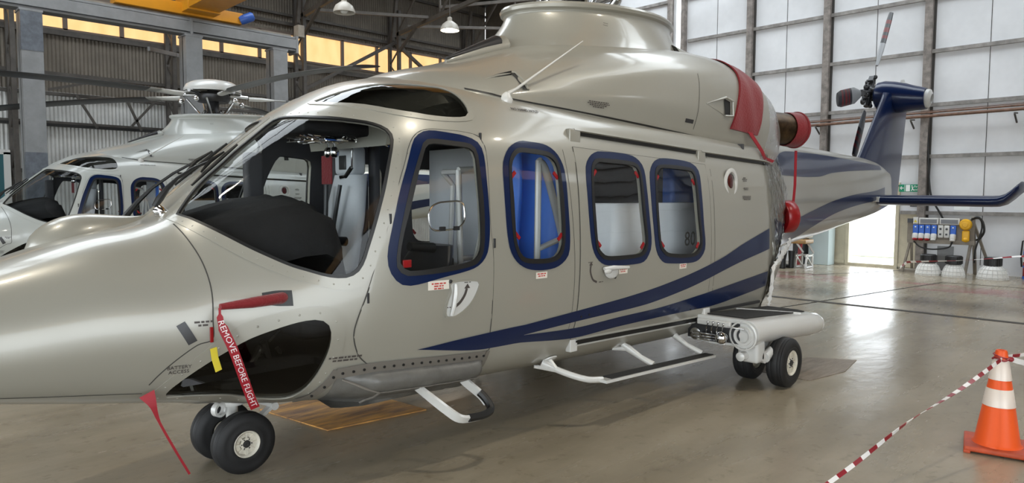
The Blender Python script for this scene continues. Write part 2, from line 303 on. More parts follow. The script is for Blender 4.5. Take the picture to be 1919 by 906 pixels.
K['tyre']=mat('tyre rubber',(.012,.012,.013),rough=.6,vary=.5,vscale=12)
K['rim']=mat('cream wheel rim',(.72,.68,.58),rough=.4,vary=.2,vscale=20)
K['red']=mat('red cover fabric',(.20,.003,.008),rough=.75,bump=.3,bscale=60,sheen=.2)
K['redgloss']=mat('red plastic',(.28,.005,.008),rough=.3)
K['ribbon']=mat('red ribbon',(.30,.004,.014),rough=.6)
K['txtw']=mat('white print',(.8,.75,.75),rough=.6)
K['txtd']=mat('dark print',(.06,.05,.045),rough=.6)
K['txtr']=mat('red print',(.5,.04,.03),rough=.6)
K['sticker']=mat('pale sticker',(.75,.70,.62),rough=.5)
K['canvas']=mat('grey coated canvas',(.135,.13,.118),rough=.42,bump=.5,bscale=9,vary=.25,vscale=8)
K['strip']=mat('grey lacing strip',(.16,.145,.125),rough=.7)
K['tread']=mat('black grip tread',(.018,.017,.016),rough=.85,bump=.4,bscale=300)
K['brown']=mat('heat stained exhaust',(.10,.06,.03),rough=.35,metal=.8,vary=.6,vscale=9)
K['redblade']=mat('red blade band',(.13,.012,.012),rough=.4)
K['greyblade']=mat('grey blade',(.30,.31,.32),rough=.35)
K['blkblade']=mat('black blade',(.025,.025,.027),rough=.35)
K['yellowtag']=mat('yellow tag',(.75,.62,.05),rough=.6)
K['film']=filmm('clear plastic film')
K['recess']=mat('grey recess',(.55,.55,.53),rough=.4)
K['amberlamp']=mat('dark red lens',(.06,.008,.006),rough=.15)
# ------------------------------------------------------------------ skin tools
hm=hull_mesh()
def outward(mm,p,d):
    if BVHTree.FromPolygons([Vector(v) for v in mm.v],mm.f).find_nearest(Vector(p))[1].dot(Vector(d))<0: mm.f=[f[::-1] for f in mm.f]
outward(hm,(2,-1.3,1.2),(0,-1,0)); HB=BVHTree.FromPolygons([Vector(v) for v in hm.v],hm.f)
cm_=cowl_mesh(.9,6.15,.04); outward(cm_,(3,-1.2,2.6),(0,-1,0)); CB=BVHTree.FromPolygons([Vector(v) for v in cm_.v],cm_.f)
def side(x,z,off=0,tree=HB,y0=-3):
    h=tree.ray_cast(Vector((x,y0,z)),Vector((0,1,0)))
    if h[0] is None:
        h=tree.find_nearest(Vector((x,-1,z)))
    n=h[1]; n=n if n.y<0 or abs(n.y)<.3 else -n
    return h[0]+n*off
class Outline:
    """closed outline on the skin with a local frame and a polar description"""
    def __init__(s, pts, tree=HB, smooth=4, frame=None):
        P=[Vector(p) for p in crom(pts,smooth,closed=True)] if smooth else [Vector(p) for p in pts]
        s.tree=tree
        if frame: s.c,s.n,s.u,s.v=frame
        else:
            s.c=sum(P,Vector())/len(P); n=Vector()
            for a,b in zip(P,P[1:]+P[:1]): n+=(a-s.c).cross(b-s.c)
            n.normalize(); 
            if n.y>0: n=-n
            s.n=n; s.u=Vector((1,0,0)); s.u=(s.u-n*s.u.dot(n)).normalized(); s.v=n.cross(s.u)*-1
            if s.v.z<0: s.v=-s.v
        s.P=P
        q=[((p-s.c).dot(s.u),(p-s.c).dot(s.v)) for p in P]; s.q=q
    def frame(s): return (s.c,s.n,s.u,s.v)
    def polar(s,N=72):
        out=[]; q=s.q; M=len(q)
        for k in range(N):
            a=2*PI*k/N; d=(math.cos(a),math.sin(a)); best=0
            for i in range(M):
                x0,y0=q[i]; x1,y1=q[(i+1)%M]
                c0=d[0]*y0-d[1]*x0; c1=d[0]*y1-d[1]*x1
                if (c0<=0)!=(c1<=0):
                    t=c0/(c0-c1); x=x0+(x1-x0)*t; y=y0+(y1-y0)*t; r=x*d[0]+y*d[1]
                    if r>best: best=r
            out.append((d[0]*best,d[1]*best))
        return out
    def snap(s,a,b,off):
        p=s.c+s.u*a+s.v*b
        h=s.tree.ray_cast(p+s.n*.7,-s.n)
        if h[0] is None or (h[0]-p).length>.6: h=s.tree.find_nearest(p)
        n=h[1]; n=n if n.dot(s.n)>0 else -n
        return h[0]+n*off
def mirror_pts(L): return [(p[0],-p[1],p[2]) for p in L]
def patch(m, ol, rings, off, thick, N=72):
    """rings: list of polar outlines (outer first); makes a slab hugging the skin between the first and the last.
    A ring given as a float shrinks the previous outline towards the centre"""
    R=[]
    for r in rings:
        R.append([(a*r,b*r) for a,b in R0] if isinstance(r,float) else r)
        R0=R[0] if isinstance(r,float) else r
    top=[[ol.snap(a,b,off) for a,b in r] for r in R]; bot=[[ol.snap(a,b,off-thick) for a,b in r] for r in R]
    m.loft([bot[0]]+top+bot[::-1],cap=False)
def mix(r0,r1,t): return [((1-t)*a[0]+t*b[0],(1-t)*a[1]+t*b[1]) for a,b in zip(r0,r1)]
def inset(r,d): 
    out=[]
    for a,b in r:
        l=math.hypot(a,b); k=max(.05,(l-d)/l); out.append((a*k,b*k))
    return out
def ribbon(m, pts, w, off=.002, tree=HB, closed=False, sidemode=True):
    """thin strip hugging the port skin along (x,z) points"""
    P=crom(pts,5,closed) if len(pts)>2 or closed else [np.array(pts[0])*(1-t)+np.array(pts[1])*t for t in np.linspace(0,1,24)]
    N=len(P); L=[];Rr=[]
    for i in range(N):
        a=P[i-1] if (i>0 or closed) else P[i]; b=P[(i+1)%N] if (i<N-1 or closed) else P[i]
        t=b-a; t=t/(np.linalg.norm(t)+1e-9); n=np.array([-t[1],t[0]])*w/2
        L.append(side(*(P[i]+n),off,tree)); Rr.append(side(*(P[i]-n),off,tree))
    fs=[]
    for i in range(N if closed else N-1):
        j=(i+1)%N; fs.append((i,j,N+j,N+i))
    m.add(L+Rr,fs)
def band(m, up, lo, off, n=90, k=5):
    """paint field between two (x,z) curves"""
    ux=[p[0] for p in up]; lx=[p[0] for p in lo]; a=max(ux[0],lx[0]); b=min(ux[-1],lx[-1])
    U=np.array([[p[1]] for p in up]); Lw=np.array([[p[1]] for p in lo]); g=[]
    for x in np.linspace(a,b,n):
        zu=pchip(ux,U,x)[0]; zl=pchip(lx,Lw,x)[0]; g.append([side(x,zl+(zu-zl)*j/k,off) for j in range(k+1)])
    m.loft(g,cap=False,ring_closed=False)
def rivets(m, pts3, step, r=.006, tree=HB):
    pts3=[Vector(p) for p in pts3]; acc=0
    for a,b in zip(pts3,pts3[1:]):
        l=(b-a).length; d=acc
        while d<l:
            p=a+(b-a)*(d/l); h=tree.find_nearest(p); n=h[1]
            M=axisM(h[0]+n*.003,n); m.lathe([(r,0),(r*.8,.002),(r*.3,.0035)],M,6,cap=True); d+=step
        acc=d-l
def flip(m):
    """mirror image across the centre plane"""
    k=MB(); k.v=[(p[0],-p[1],p[2]) for p in m.v]; k.f=[f[::-1] for f in m.f]; k.mi=list(m.mi); return k
def text_mesh(s, size, align='CENTER', ext=.0008):
    c=bpy.data.curves.new('t','FONT'); c.body=s; c.size=size; c.align_x=align; c.align_y='CENTER'; c.extrude=ext; c.resolution_u=2
    o=bpy.data.objects.new('t',c); COL.objects.link(o); dg=bpy.context.evaluated_depsgraph_get()
    me=bpy.data.meshes.new_from_object(o.evaluated_get(dg)); vs=[v.co.copy() for v in me.vertices]; fs=[list(p.vertices) for p in me.polygons]
    bpy.data.objects.remove(o); bpy.data.curves.remove(c); bpy.data.meshes.remove(me); return vs,fs
def text_on(m, s, size, pos, nrm, rt=(1,0,0)):
    vs,fs=text_mesh(s,size); n=Vector(nrm).normalized(); r=Vector(rt); r=(r-n*r.dot(n)).normalized(); u=n.cross(r)
    m.add([Vector(pos)+r*v.x+u*v.y+n*v.z for v in vs],fs)
def marks(m, x, z, w, lines, h=.011, gap=.007, tree=HB, off=.005, y0=-3):
    """unreadable small print: rows of short dashes"""
    rr=random.Random(int(x*977+z*131))
    for i,f in enumerate(lines):
        zz=z-i*(h+gap); a=x-w*f/2
        while a<x+w*f/2-.004:
            l=rr.uniform(.010,.03); b=min(a+l,x+w*f/2)
            m.add([side(a,zz,off,tree,y0),side(b,zz,off,tree,y0),side(b,zz+h,off,tree,y0),side(a,zz+h,off,tree,y0)],[(0,1,2,3)]); a=b+.006

heli=thing('helicopter','white and navy striped helicopter in front with red covers, nose to the left','helicopter')
# ------------------------------------------------------------------ hull with its openings
OL={k:Outline(OUT[k]) for k in ('WS','EYE','W1G','W2G','W3G','W4G','CHIN')}
for k in ('W1','W2','W3','W4'): OL[k+'O']=Outline(OUT[k+'O'],frame=OL[k+'G'].frame())
OL['CDOOR']=Outline(OUT['CDOOR'],frame=OL['W1G'].frame(),smooth=3)
def prism(ol, mir, up=.45, dn=.15, N=64, grow=0):
    P=ol.polar(N); 
    if grow: P=inset(P,-grow)
    lo=min((p-ol.c).dot(ol.n) for p in ol.P)-dn; m=MB()
    m.loft([[ol.c+ol.u*a+ol.v*b+ol.n*h for a,b in P] for h in (lo,up)])
    return flip(m) if mir else m
def boolean_cut(o, cutters):
    for i,c in enumerate(cutters):
        co=c.build('cut',[K['paint']],smooth=False); md=o.modifiers.new('b%d'%i,'BOOLEAN'); md.object=co; md.operation='DIFFERENCE'; md.solver='EXACT'
    dg=bpy.context.evaluated_depsgraph_get(); me=bpy.data.meshes.new_from_object(o.evaluated_get(dg))
    cs=[m.object for m in o.modifiers]; o.modifiers.clear(); old=o.data; o.data=me; bpy.data.meshes.remove(old)
    for c in cs: bpy.data.objects.remove(c)
    me.polygons.foreach_set('use_smooth',[True]*len(me.polygons)); me.set_sharp_from_angle(angle=math.radians(35)); me.name=o.name
shell=MB(); shell.loft([hull_ring(x) for x in [-2.02,-2.0,-1.97,-1.93]+xs_range(-1.9,5.8,.05)+xs_range(5.9,12.3,.12)])
shell.cur=1
inner=[hull_ring(x,6,.035)[::-1] for x in xs_range(-.62,5.2,.1)]
shell.loft(inner)
fus=MB.build(shell,'fuselage',[K['paint'],K['dark']],heli)
# recalc made both shells face outwards; flip the inner one
bm=bmesh.new(); bm.from_mesh(fus.data); bm.faces.ensure_lookup_table()
bmesh.ops.reverse_faces(bm,faces=[f for f in bm.faces if f.material_index==1]); bm.to_mesh(fus.data); bm.free()
CUT=[]
for mir in (0,1):
    CUT+=[prism(OL['WS'],mir,.45,.10),prism(OL['EYE'],mir,.3,.12),prism(OL['CHIN'],mir,.3,.12)]
    CUT+=[prism(OL[k],mir,.3,.12,grow=.004) for k in ('W1G','W2G','W3G','W4G')]
boolean_cut(fus,CUT)

def each(name, mt, parent, f, pieces, **k):
    for p in pieces: f(p).build(name,mt,parent,**k)
def MK(*q,**k):
    p=MB(); marks(p,*q,**k); return p
def RB(*q,**k):
    p=MB(); ribbon(p,*q,**k); return p
def both(fn):
    """build a feature on the port side and its mirror on the starboard side"""
    for mir in (0,1): fn(mir,(flip if mir else (lambda m:m)))
def window_parts(key, parent, f, paneM, base, tags=True):
    o,g=OL[key+'O'],OL[key+'G']; po,pg=o.polar(),g.polar()
    m=MB(); patch(m,g,[po,mix(po,inset(pg,-.03),.5),inset(pg,-.026)],base+.004,.006); f(m).build('window_frame',K['blue'],parent)
    m=MB(); patch(m,g,[inset(pg,-.028),inset(pg,-.012),inset(pg,.004)],base+.007,.014); f(m).build('window_seal',K['seal'],parent)
    m=MB(); patch(m,g,[pg,.75,.45,.15,.01],base-.010,.004); f(m).build('window_pane',K['glass'],parent)
    if tags:
        for k in (9,27,45,63):
            m=MB(); a,b=inset(pg,.03)[k]; p=g.snap(a,b,-.006); n=g.n; l=math.hypot(a,b); tx=g.u*(-b/l)+g.v*(a/l); ty=g.u*(a/l)+g.v*(b/l)
            m.add([p-tx*.03-ty*.012+n*.004,p+tx*.03-ty*.012+n*.004,p+tx*.03+ty*.012+n*.004,p-tx*.03+ty*.012+n*.004,p-tx*.03-ty*.012-n*.003,p+tx*.03-ty*.012-n*.003,p+tx*.03+ty*.012-n*.003,p-tx*.03+ty*.012-n*.003],[(0,1,2,3),(7,6,5,4),(0,4,5,1),(1,5,6,2),(2,6,7,3),(3,7,4,0)])
            f(m).build('pull_tab',K['redgloss'],parent,smooth=False)
def crew_door(mir,f):
    ol=OL['W1G']; pd=OL['CDOOR'].polar(); po=OL['W1O'].polar()
    m=MB(); patch(m,ol,[pd,inset(pd,.006),mix(pd,po,.3),mix(pd,po,.65),inset(po,.02)],.004,.012)
    d=f(m).build('crew_door',K['paint'],heli); window_parts('W1',d,f,None,.004,False)
    m=MB(); q=[(p.x,p.z) for p in OL['CDOOR'].P]; ribbon(m,q[::3],.007,.0035,closed=True); f(m).build('door_gap',K['line'],d)
    # handle recess, lever, arrow
    rec=[(.955,1.195),(1.145,1.19),(1.155,1.15),(1.12,1.08),(1.06,1.02),(.99,.985),(.93,.985),(.915,1.01),(.925,1.08),(.95,1.14)]
    ro=Outline([side(x,z) for x,z in rec],frame=None,smooth=3); pr_=ro.polar(48)
    m=MB(); patch(m,ro,[inset(pr_,-.008),inset(pr_,-.003),inset(pr_,.004)],.012,.010,48); f(m).build('handle_rim',K['paint'],d)
    m=MB(); patch(m,ro,[pr_,.6,.2,.01],.0065,.004,48); f(m).build('handle_recess',K['recess'],d)
    m=MB(); a=side(.975,1.185,.02); b=side(.95,.995,.022); m.tube([a,a.lerp(b,.3)+Vector((0,-.012,0)),a.lerp(b,.7)+Vector((0,-.012,0)),b],[.010,.013,.013,.011],8); f(m).build('door_handle',K['white'],d)
    m=MB(); arc=[(.985,1.045),(1.02,1.07),(1.05,1.11),(1.065,1.15)]; ribbon(m,arc,.018,.0085); p=[side(1.045,1.15,.0085),side(1.09,1.15,.0085),side(1.07,1.18,.0085)]; m.add(p,[(0,1,2)])
    each('handle_mark',K['txtd'],d,f,[MK(1.07,1.185,.05,[1],off=.0085,h=.005),MK(.937,1.04,.03,[1],off=.0085,h=.006)])
    f(m).build('handle_arrow',K['txtd'],d)
    m=MB(); p=side(.945,1.2,.004); m.lathe([(.013,0),(.013,.006),(.008,.009)],axisM(p,(0,-1,0)),12,cap=True); f(m).build('door_lock',K['gun'],d)
    for (x,z) in ((1.288,1.42),(.585,1.585),(.43,1.14),(1.25,2.09)): 
        m=MB(); p=side(x,z,.004); m.box((p.x-.006,p.y-.005,p.z-.03),(p.x+.006,p.y+.01,p.z+.03),.002)
        f(m).build('hinge',K['gun'],d)
    # oval vent ring in the pane
    if not mir:
        m=MB(); c=(.945,1.60); L=[]
        for k in range(40):
            a=2*PI*k/40; cs,sn=math.cos(a),math.sin(a); L.append(side(c[0]+.125*math.copysign(abs(cs)**.6,cs),c[1]+.085*math.copysign(abs(sn)**.6,sn)+.02*cs,-.004))
        m.tube(L,.0055,6,closed=True); m.build('vent_ring',K['chrome'],d)
        each('vent_latch',K['black'],d,lambda q:q,[MB().box((side(x,1.525).x-.02,side(x,1.525).y-.012,1.51),(side(x,1.525).x+.02,side(x,1.525).y+.006,1.535),.004) for x in (.90,1.0)])
        m=MB(); m.box((.64,-1.05,1.30),(.70,-1.035,1.345),.003); m.build('pull_tab',K['redgloss'],d)
both(crew_door)
def cabin_window(mir,f):
    m=MB(); o=OL['W2O']; po=o.polar(); pg=OL['W2G'].polar(); patch(m,OL['W2G'],[inset(po,-.004),inset(po,.02)],.0025,.004)
    d=f(m).build('cabin_window',K['paint'],heli); window_parts('W2',d,f,None,.002)
both(cabin_window)
def cabin_door(mir,f):
    # slab hugging the side, then the two window openings are cut out of it
    X=np.linspace(2.12,3.95,62); g=[]
    def zr(x): return (.665-.017*(x-2.1),2.075-.035*(x-2.1))
    ring=[]
    rows=30; m=MB(); outer=[];innr=[]
    for x in X:
        a,b=zr(x); outer.append([side(x,a+(b-a)*j/rows,.004) for j in range(rows+1)]); innr.append([side(x,a+(b-a)*j/rows,-.006) for j in range(rows+1)])
    rg=[o+i[::-1] for o,i in zip(outer,innr)]; m.loft(rg)
    d=m.build('cabin_door',[K['paint']],heli)
    boolean_cut(d,[prism(OL['W3O'],0,.2,.1,grow=-.02),prism(OL['W4O'],0,.2,.1,grow=-.02)])
    if mir:
        for v in d.data.vertices: v.co.y=-v.co.y
        bm=bmesh.new(); bm.from_mesh(d.data); bmesh.ops.reverse_faces(bm,faces=bm.faces); bm.to_mesh(d.data); bm.free()
    for k in ('W3','W4'): window_parts(k,d,f,None,.004)
    m=MB(); lo=[(x,zr(x)[0]) for x in np.linspace(2.115,3.955,9)]; hi=[(x,zr(x)[1]) for x in np.linspace(2.115,3.955,9)]
    each('door_gap',K['line'],d,f,[RB([(2.116,.67),(2.116,1.3),(2.116,2.075)],.007,.003),RB([(3.953,.64),(3.953,1.3),(3.953,2.01)],.007,.003),RB(hi,.007,.003)])
    m=MB(); p=side(2.47,1.15,.02); M=axisM(p,(0,-1,0))
    m.lathe([(.045,-.015),(.05,.0),(.04,.012),(.015,.016)],Matrix.Translation(p)@Matrix.Scale(1.6,4,(1,0,0))@Matrix.Rotation(PI/2,4,'X'),24,cap=True); f(m).build('handle_recess',K['recess'],d)
    m=MB(); a=side(2.36,1.185,.03); b=side(2.66,1.175,.032); m.tube([a,a.lerp(b,.3)+Vector((0,-.012,.004)),b],[.013,.02,.012],10); m.sph(side(2.40,1.165,.035),.03,sc=(1.5,.6,.8)); f(m).build('door_handle',K['white'],d)
    m=MB(); ribbon(m,[(2.235,1.225),(2.23,1.17),(2.26,1.11),(2.31,1.085)],.016,.006); each('handle_mark',K['txtd'],d,f,[MK(2.23,1.235,.05,[1],h=.006),MK(2.36,1.08,.05,[1],h=.006)]); m.add([side(2.215,1.215,.006),side(2.255,1.215,.006),side(2.235,1.245,.006)],[(0,1,2)])
    q=MB(); p=side(2.53,1.105,.005); q.lathe([(.012,0),(.012,.003)],axisM(p,(0,-1,0)),12,cap=True); f(q).build('door_lock',K['seal'],d); f(m).build('handle_arrow',K['txtd'],d)
    for x,z in ((2.17,.84),(2.26,.845),(3.7,.72),(3.78,.72)): m=MB(); p=side(x,z,.0065); m.lathe([(.009,0),(.009,.002)],axisM(p,(0,-1,0)),10,cap=True); f(m).build('door_bolt',K['seal'],d)
both(cabin_door)
def rails(mir,f):
    # upper sliding rail in two lengths, lower rail
    for (x0,z0,x1,z1,nm) in ((2.16,2.19,3.84,2.125,'upper_rail'),(3.91,2.115,5.45,2.07,'upper_rail')):
        m=MB(); n=16; g=[];h=[]
        for t in np.linspace(0,1,n):
            x=x0+(x1-x0)*t; z=z0+(z1-z0)*t; p=side(x,z,.0); 
            g.append([p+Vector((0,.01,.026)),p+Vector((0,-.035,.022)),p+Vector((0,-.04,.012)),p+Vector((0,-.028,.005)),p+Vector((0,.01,.002))])
        m.loft(g); r=f(m).build(nm,K['paint'],heli)
        m=MB(); g=[]
        for t in np.linspace(0,1,n):
            x=x0+.05+(x1-x0-.05)*t; z=z0+(z1-z0)*t; p=side(x,z,.0); g.append([p+Vector((0,.012,.003)),p+Vector((0,-.024,.004)),p+Vector((0,-.02,-.022)),p+Vector((0,.012,-.022))])
        m.loft(g); f(m).build('rail_slot',K['seal'],r)
        m=MB(); p=side(x0,z0-.05,.0); m.box((x0-.05,p.y-.012,z0-.13),(x0+.07,p.y+.03,z0+.02),.008); f(m).build('rail_bracket',K['paint'],r)
    m=MB(); g=[];h=[]; s_=MB()
    for t in np.linspace(0,1,20):
        x=2.18+(4.0-2.18)*t; z=.628-.037*t; p=side(x,z,.0)
        g.append([p+Vector((0,.02,.05)),p+Vector((0,-.025,.045)),p+Vector((0,-.03,.03)),p+Vector((0,.02,.018))]); h.append([p+Vector((0,.02,.017)),p+Vector((0,-.024,.022)),p+Vector((0,-.016,-.014)),p+Vector((0,.02,-.016))])
    m.loft(g); r=f(m).build('lower_rail',K['paint'],heli); s_.loft(h); f(s_).build('rail_slot',K['seal'],r)
    m=MB(); m.loft([[p+Vector((0,.0,-.03)) for p in q[:2]]+[q[1]+Vector((0,.01,-.045)),q[0]+Vector((0,0,-.045))] for q in h]); f(m).build('rail_lip',K['white'],r)
    p=side(2.15,.63,0); q=side(3.98,.66,0); each('rail_bracket',K['white'],r,f,[MB().box((2.12,p.y-.02,.57),(2.2,p.y+.03,.68),.006),MB().box((3.93,q.y-.03,.58),(4.03,q.y+.03,.70),.008)])
    # rail behind the door along the top of the sponson
    m=MB(); g=[]
    for t in np.linspace(0,1,12):
        x=4.02+(5.05-4.02)*t; z=.655-.02*t; p=side(x,z,.0); g.append([p+Vector((0,.02,.03)),p+Vector((0,-.03,.025)),p+Vector((0,-.03,0)),p+Vector((0,.02,-.01))])
    m.loft(g); r2=f(m).build('lower_rail',K['gun'],heli)
both(rails)
def front_glass(mir,f):
    ol=OL['WS']; p=ol.polar(96)
    m=MB(); patch(m,ol,[inset(p,-.006),inset(p,.01),.9,.75,.6,.45,.3,.15,.01],-.006,.005,96); f(m).build('windshield',K['wglass'],heli)
    m=MB(); patch(m,ol,[inset(p,-.012),inset(p,-.003),inset(p,.007)],.003,.012,96); f(m).build('windshield_seal',K['seal'],heli)
    po=[(a*(1+.0),b) for a,b in inset(p,-.075)]
    m=MB(); patch(m,ol,[inset(p,-.072),inset(p,-.068),inset(p,-.011)],.004,.006,96); w=f(m).build('windshield_frame',K['paint'],heli,label='riveted frame strip round the windshield')
    m=MB(); rivets(m,[ol.snap(a,b,.004) for a,b in inset(p,-.045)]+[ol.snap(*inset(p,-.045)[0],.004)],.085); f(m).build('rivet',K['paint'],w)
    ol=OL['EYE']; p=ol.polar(72)
    m=MB(); patch(m,ol,[inset(p,-.004),.8,.6,.4,.2,.01],-.002,.004); e=f(m).build('roof_window',K['smoke'],heli)
    m=MB(); patch(m,ol,[inset(p,-.045),inset(p,-.042),inset(p,-.002)],.005,.008); f(m).build('roof_window_frame',K['paint'],e)
    m=MB(); rivets(m,[ol.snap(a,b,.005) for a,b in inset(p,-.022)],.12,.005); f(m).build('rivet',K['paint'],e)
    ol=OL['CHIN']; p=ol.polar(72)
    m=MB(); patch(m,ol,[inset(p,-.004),.8,.6,.4,.2,.01],-.006,.004); e=f(m).build('chin_window',K['smoke'],heli)
    m=MB(); patch(m,ol,[inset(p,-.085),inset(p,-.08),inset(p,-.002)],.004,.006); f(m).build('chin_window_frame',K['paint'],e)
    m=MB(); rivets(m,[ol.snap(a,b,.004) for a,b in inset(p,-.045)],.11,.007); f(m).build('rivet',K['paint'],e)
both(front_glass)
# paint: two swept navy stripes each side, navy on the tail
def stripes(mir,f):
    G=lambda k:[(p[0],p[2]) for p in OUT[k]]
    U=G('ST_U'); L=G('ST_L'); UL=G('ST_UL'); LU=G('ST_LU')
    for q in (U,L): q[-1]=(5.14,q[-1][1]); 
    UL[-1]=(5.14,UL[-1][1]); LU[-1]=(5.14,LU[-1][1])
    m=MB(); band(m,[u for u in U if u[0]<1.6]+[(1.60,.853)],[l for l in L if l[0]<1.6]+[(1.60,.727)],.0055,60); band(m,[(1.57,.851)]+[u for u in U if u[0]>1.6],UL,.0055); band(m,LU,[(1.57,.729)]+[l for l in L if l[0]>1.6],.0055)
    f(m).build('stripe',K['blue'],heli)
    m=MB(); band(m,[(5.45,1.5),(6.1,1.42),(6.85,1.44),(7.64,1.53),(8.6,1.66),(9.7,1.76),(10.9,1.83),(11.6,1.9)],[(5.45,1.25),(6.1,1.1),(6.9,1.16),(7.3,1.21),(7.8,1.31),(8.7,1.47),(9.75,1.58),(10.9,1.66),(11.6,1.72)],.004)
    band(m,[(6.3,2.2),(7.0,2.30),(8.5,2.33),(10,2.31),(11.5,2.27)],[(6.3,1.98),(7.0,1.98),(8.0,2.0),(8.7,2.07),(10.4,2.16),(11.5,2.2)],.004)
    f(m).build('tail_stripe',K['blue'],heli)
both(stripes)
# panel joints, placards, small fittings
def details(mir,f):
    m=MB(); J=[(-.372,1.56),(-.347,1.45),(-.327,1.33),(-.318,1.21),(-.326,1.07),(-.33,.97),(-.40,.945),(-.49,.877),(-.56,.806),(-.6,.75)]
    each('panel_joint',K['line'],heli,f,[RB(J,.006,.0015),RB([(-1.8,.86),(-1.2,.765),(-.62,.70)],.004,.0015),RB([(1.30,.70),(1.297,.60),(1.295,.52)],.005,.0015),RB([(4.03,2.09),(4.02,1.4),(4.035,.67)],.005,.0015),RB([(2.0,2.05),(2.03,1.7),(2.06,1.2),(2.06,.7)],.004,.0015)])
    each('placard',K['txtd'],heli,f,[MK(4.672,1.90,.10,[.5,1,.7],h=.009,gap=.006),MK(4.67,1.80,.10,[1,.9],h=.008,gap=.006),MK(4.67,1.72,.18,[1,.95,.8],h=.009,gap=.006),MK(-.37,1.06,.085,[1,.6],h=.010),MK(.33,.80,.18,[1,.75],h=.011)])
    for x,z,w,h in ((1.714,1.183,.11,.044),(2.63,1.147,.11,.044),(3.484,1.125,.11,.044),(.862,1.185,.145,.055)):
        o_=.0052 if x>1 else .0062; m=MB(); m.add([side(x-w/2,z-h/2,o_),side(x+w/2,z-h/2,o_),side(x+w/2,z+h/2,o_),side(x-w/2,z+h/2,o_)],[(0,1,2,3)]); s_=f(m).build('sticker',K['sticker'],heli)
        f(MK(x,z+.006,w*.75,[1,.8] if x>1 else [.9,.6,.6],h=.008,off=o_+.001)).build('red_print',K['txtr'],s_)
    m=MB(); ribbon(m,[(-.475,1.065),(-.42,.96)],.045,.003); f(m).build('vent_slot',K['gun'],heli)
    # round light well in the side behind the door
    c=side(4.378,1.852); n=Vector((0,-1,0)); M=Matrix.Translation(c)@Matrix.Scale(1,4)@Matrix.Rotation(PI/2,4,'X')
    m=MB(); m.lathe([(.125,-.004),(.125,.008),(.105,.016),(.09,.012),(.085,-.004)],M@Matrix.Scale(1.12,4,(0,1,0)),40); f(m).build('light_rim',K['white'],heli)
    m=MB(); m.sph(side(4.37,1.855,-.004),.07,20,10,(.85,.25,1.25)); f(m).build('light_lens',K['amberlamp'],heli)
    m=MB(); p=side(2.024,.52,.0); h=HB.find_nearest(p); m.lathe([(.052,0),(.05,.008),(.03,.014),(.0005,.015)],axisM(h[0],h[1])@Matrix.Scale(1.25,4,(1,0,0)),24,cap=True); f(m).build('access_cap',K['white'],heli)
both(details)
m=MB()
def lab(m,s,size,x,z,tree=HB):
    p=side(x,z,.004,tree); a=side(x-.02,z,.004,tree); b=side(x+.02,z,.004,tree); c=side(x,z+.02,.004,tree); t=(b-a); n=t.cross(c-p); text_on(m,s,size,p+n.normalized()*(.001 if n.y<0 else -.001),n if n.y<0 else -n,t)
lab(m,'BATTERY',.028,-.475,.835); lab(m,'ACCESS',.028,-.475,.81); m.build('lettering',K['txtd'],heli)
m=MB(); lab(m,'NO HAND HOLD',.034,1.75,2.312); m.build('lettering',K['txtd'],heli)
# nose blister on the crown of the nose
m=MB(); R=[]
for t in np.linspace(0,1,22):
    x=-.98+t*.62; w=.16*math.sin(PI*min(1,t*1.35)**.75)**.7*(1 if t<.74 else 1) if t<.74 else 0
    w=.17*(math.sin(PI*t**.62)**.8)+.002; hgt=.115*(math.sin(PI*t**.6)**.9)+.002
    zb=HB.ray_cast(Vector((x,.18,3)),Vector((0,0,-1)))[0].z
    R.append([(x,.18+w*math.cos(a),zb-.03+(hgt+.03)*math.sin(a)) for a in np.linspace(0,PI,17)])
m.loft(R); m.build('nose_blister',K['paint'],heli)
# ------------------------------------------------------------------ engine deck
m=cowl_mesh(.9,5.42); cow=m.build('engine_cowling',K['paint'],heli,angle=50)
m=cowl_mesh(5.42,6.15); m.build('tail_cowling',K['alu'],heli,label='bare metal aft end of the engine cowling')
pyl=pylon_mesh().build('rotor_pylon',K['paint'],heli,angle=35)
for s in (1,-1):
    q=[(1.38,2.445),(1.52,2.42),(1.72,2.395),(2.4,2.367),(3.2,2.328),(4.0,2.285),(4.96,2.225)]
    k=MB(); ribbon(k,q,.012,.004,CB); k=k if s>0 else flip(k); k.build('cowling_seam',K['seal'],cow)
for s in (1,-1):
    k=MB(); ribbon(k,[(3.98,2.34),(4.0,2.6),(4.02,2.85)],.006,.002,CB); k=k if s>0 else flip(k); k.build('cowling_joint',K['line'],cow)
m=MB(); marks(m,2.62,2.455,.26,[.9,1,.8,.5],h=.008,gap=.005,tree=CB); m.build('placard',K['txtd'],cow)
m=MB(); ribbon(m,[(3.82,2.41),(3.95,2.405)],.035,.003,CB); m.build('grille',K['gun'],cow)
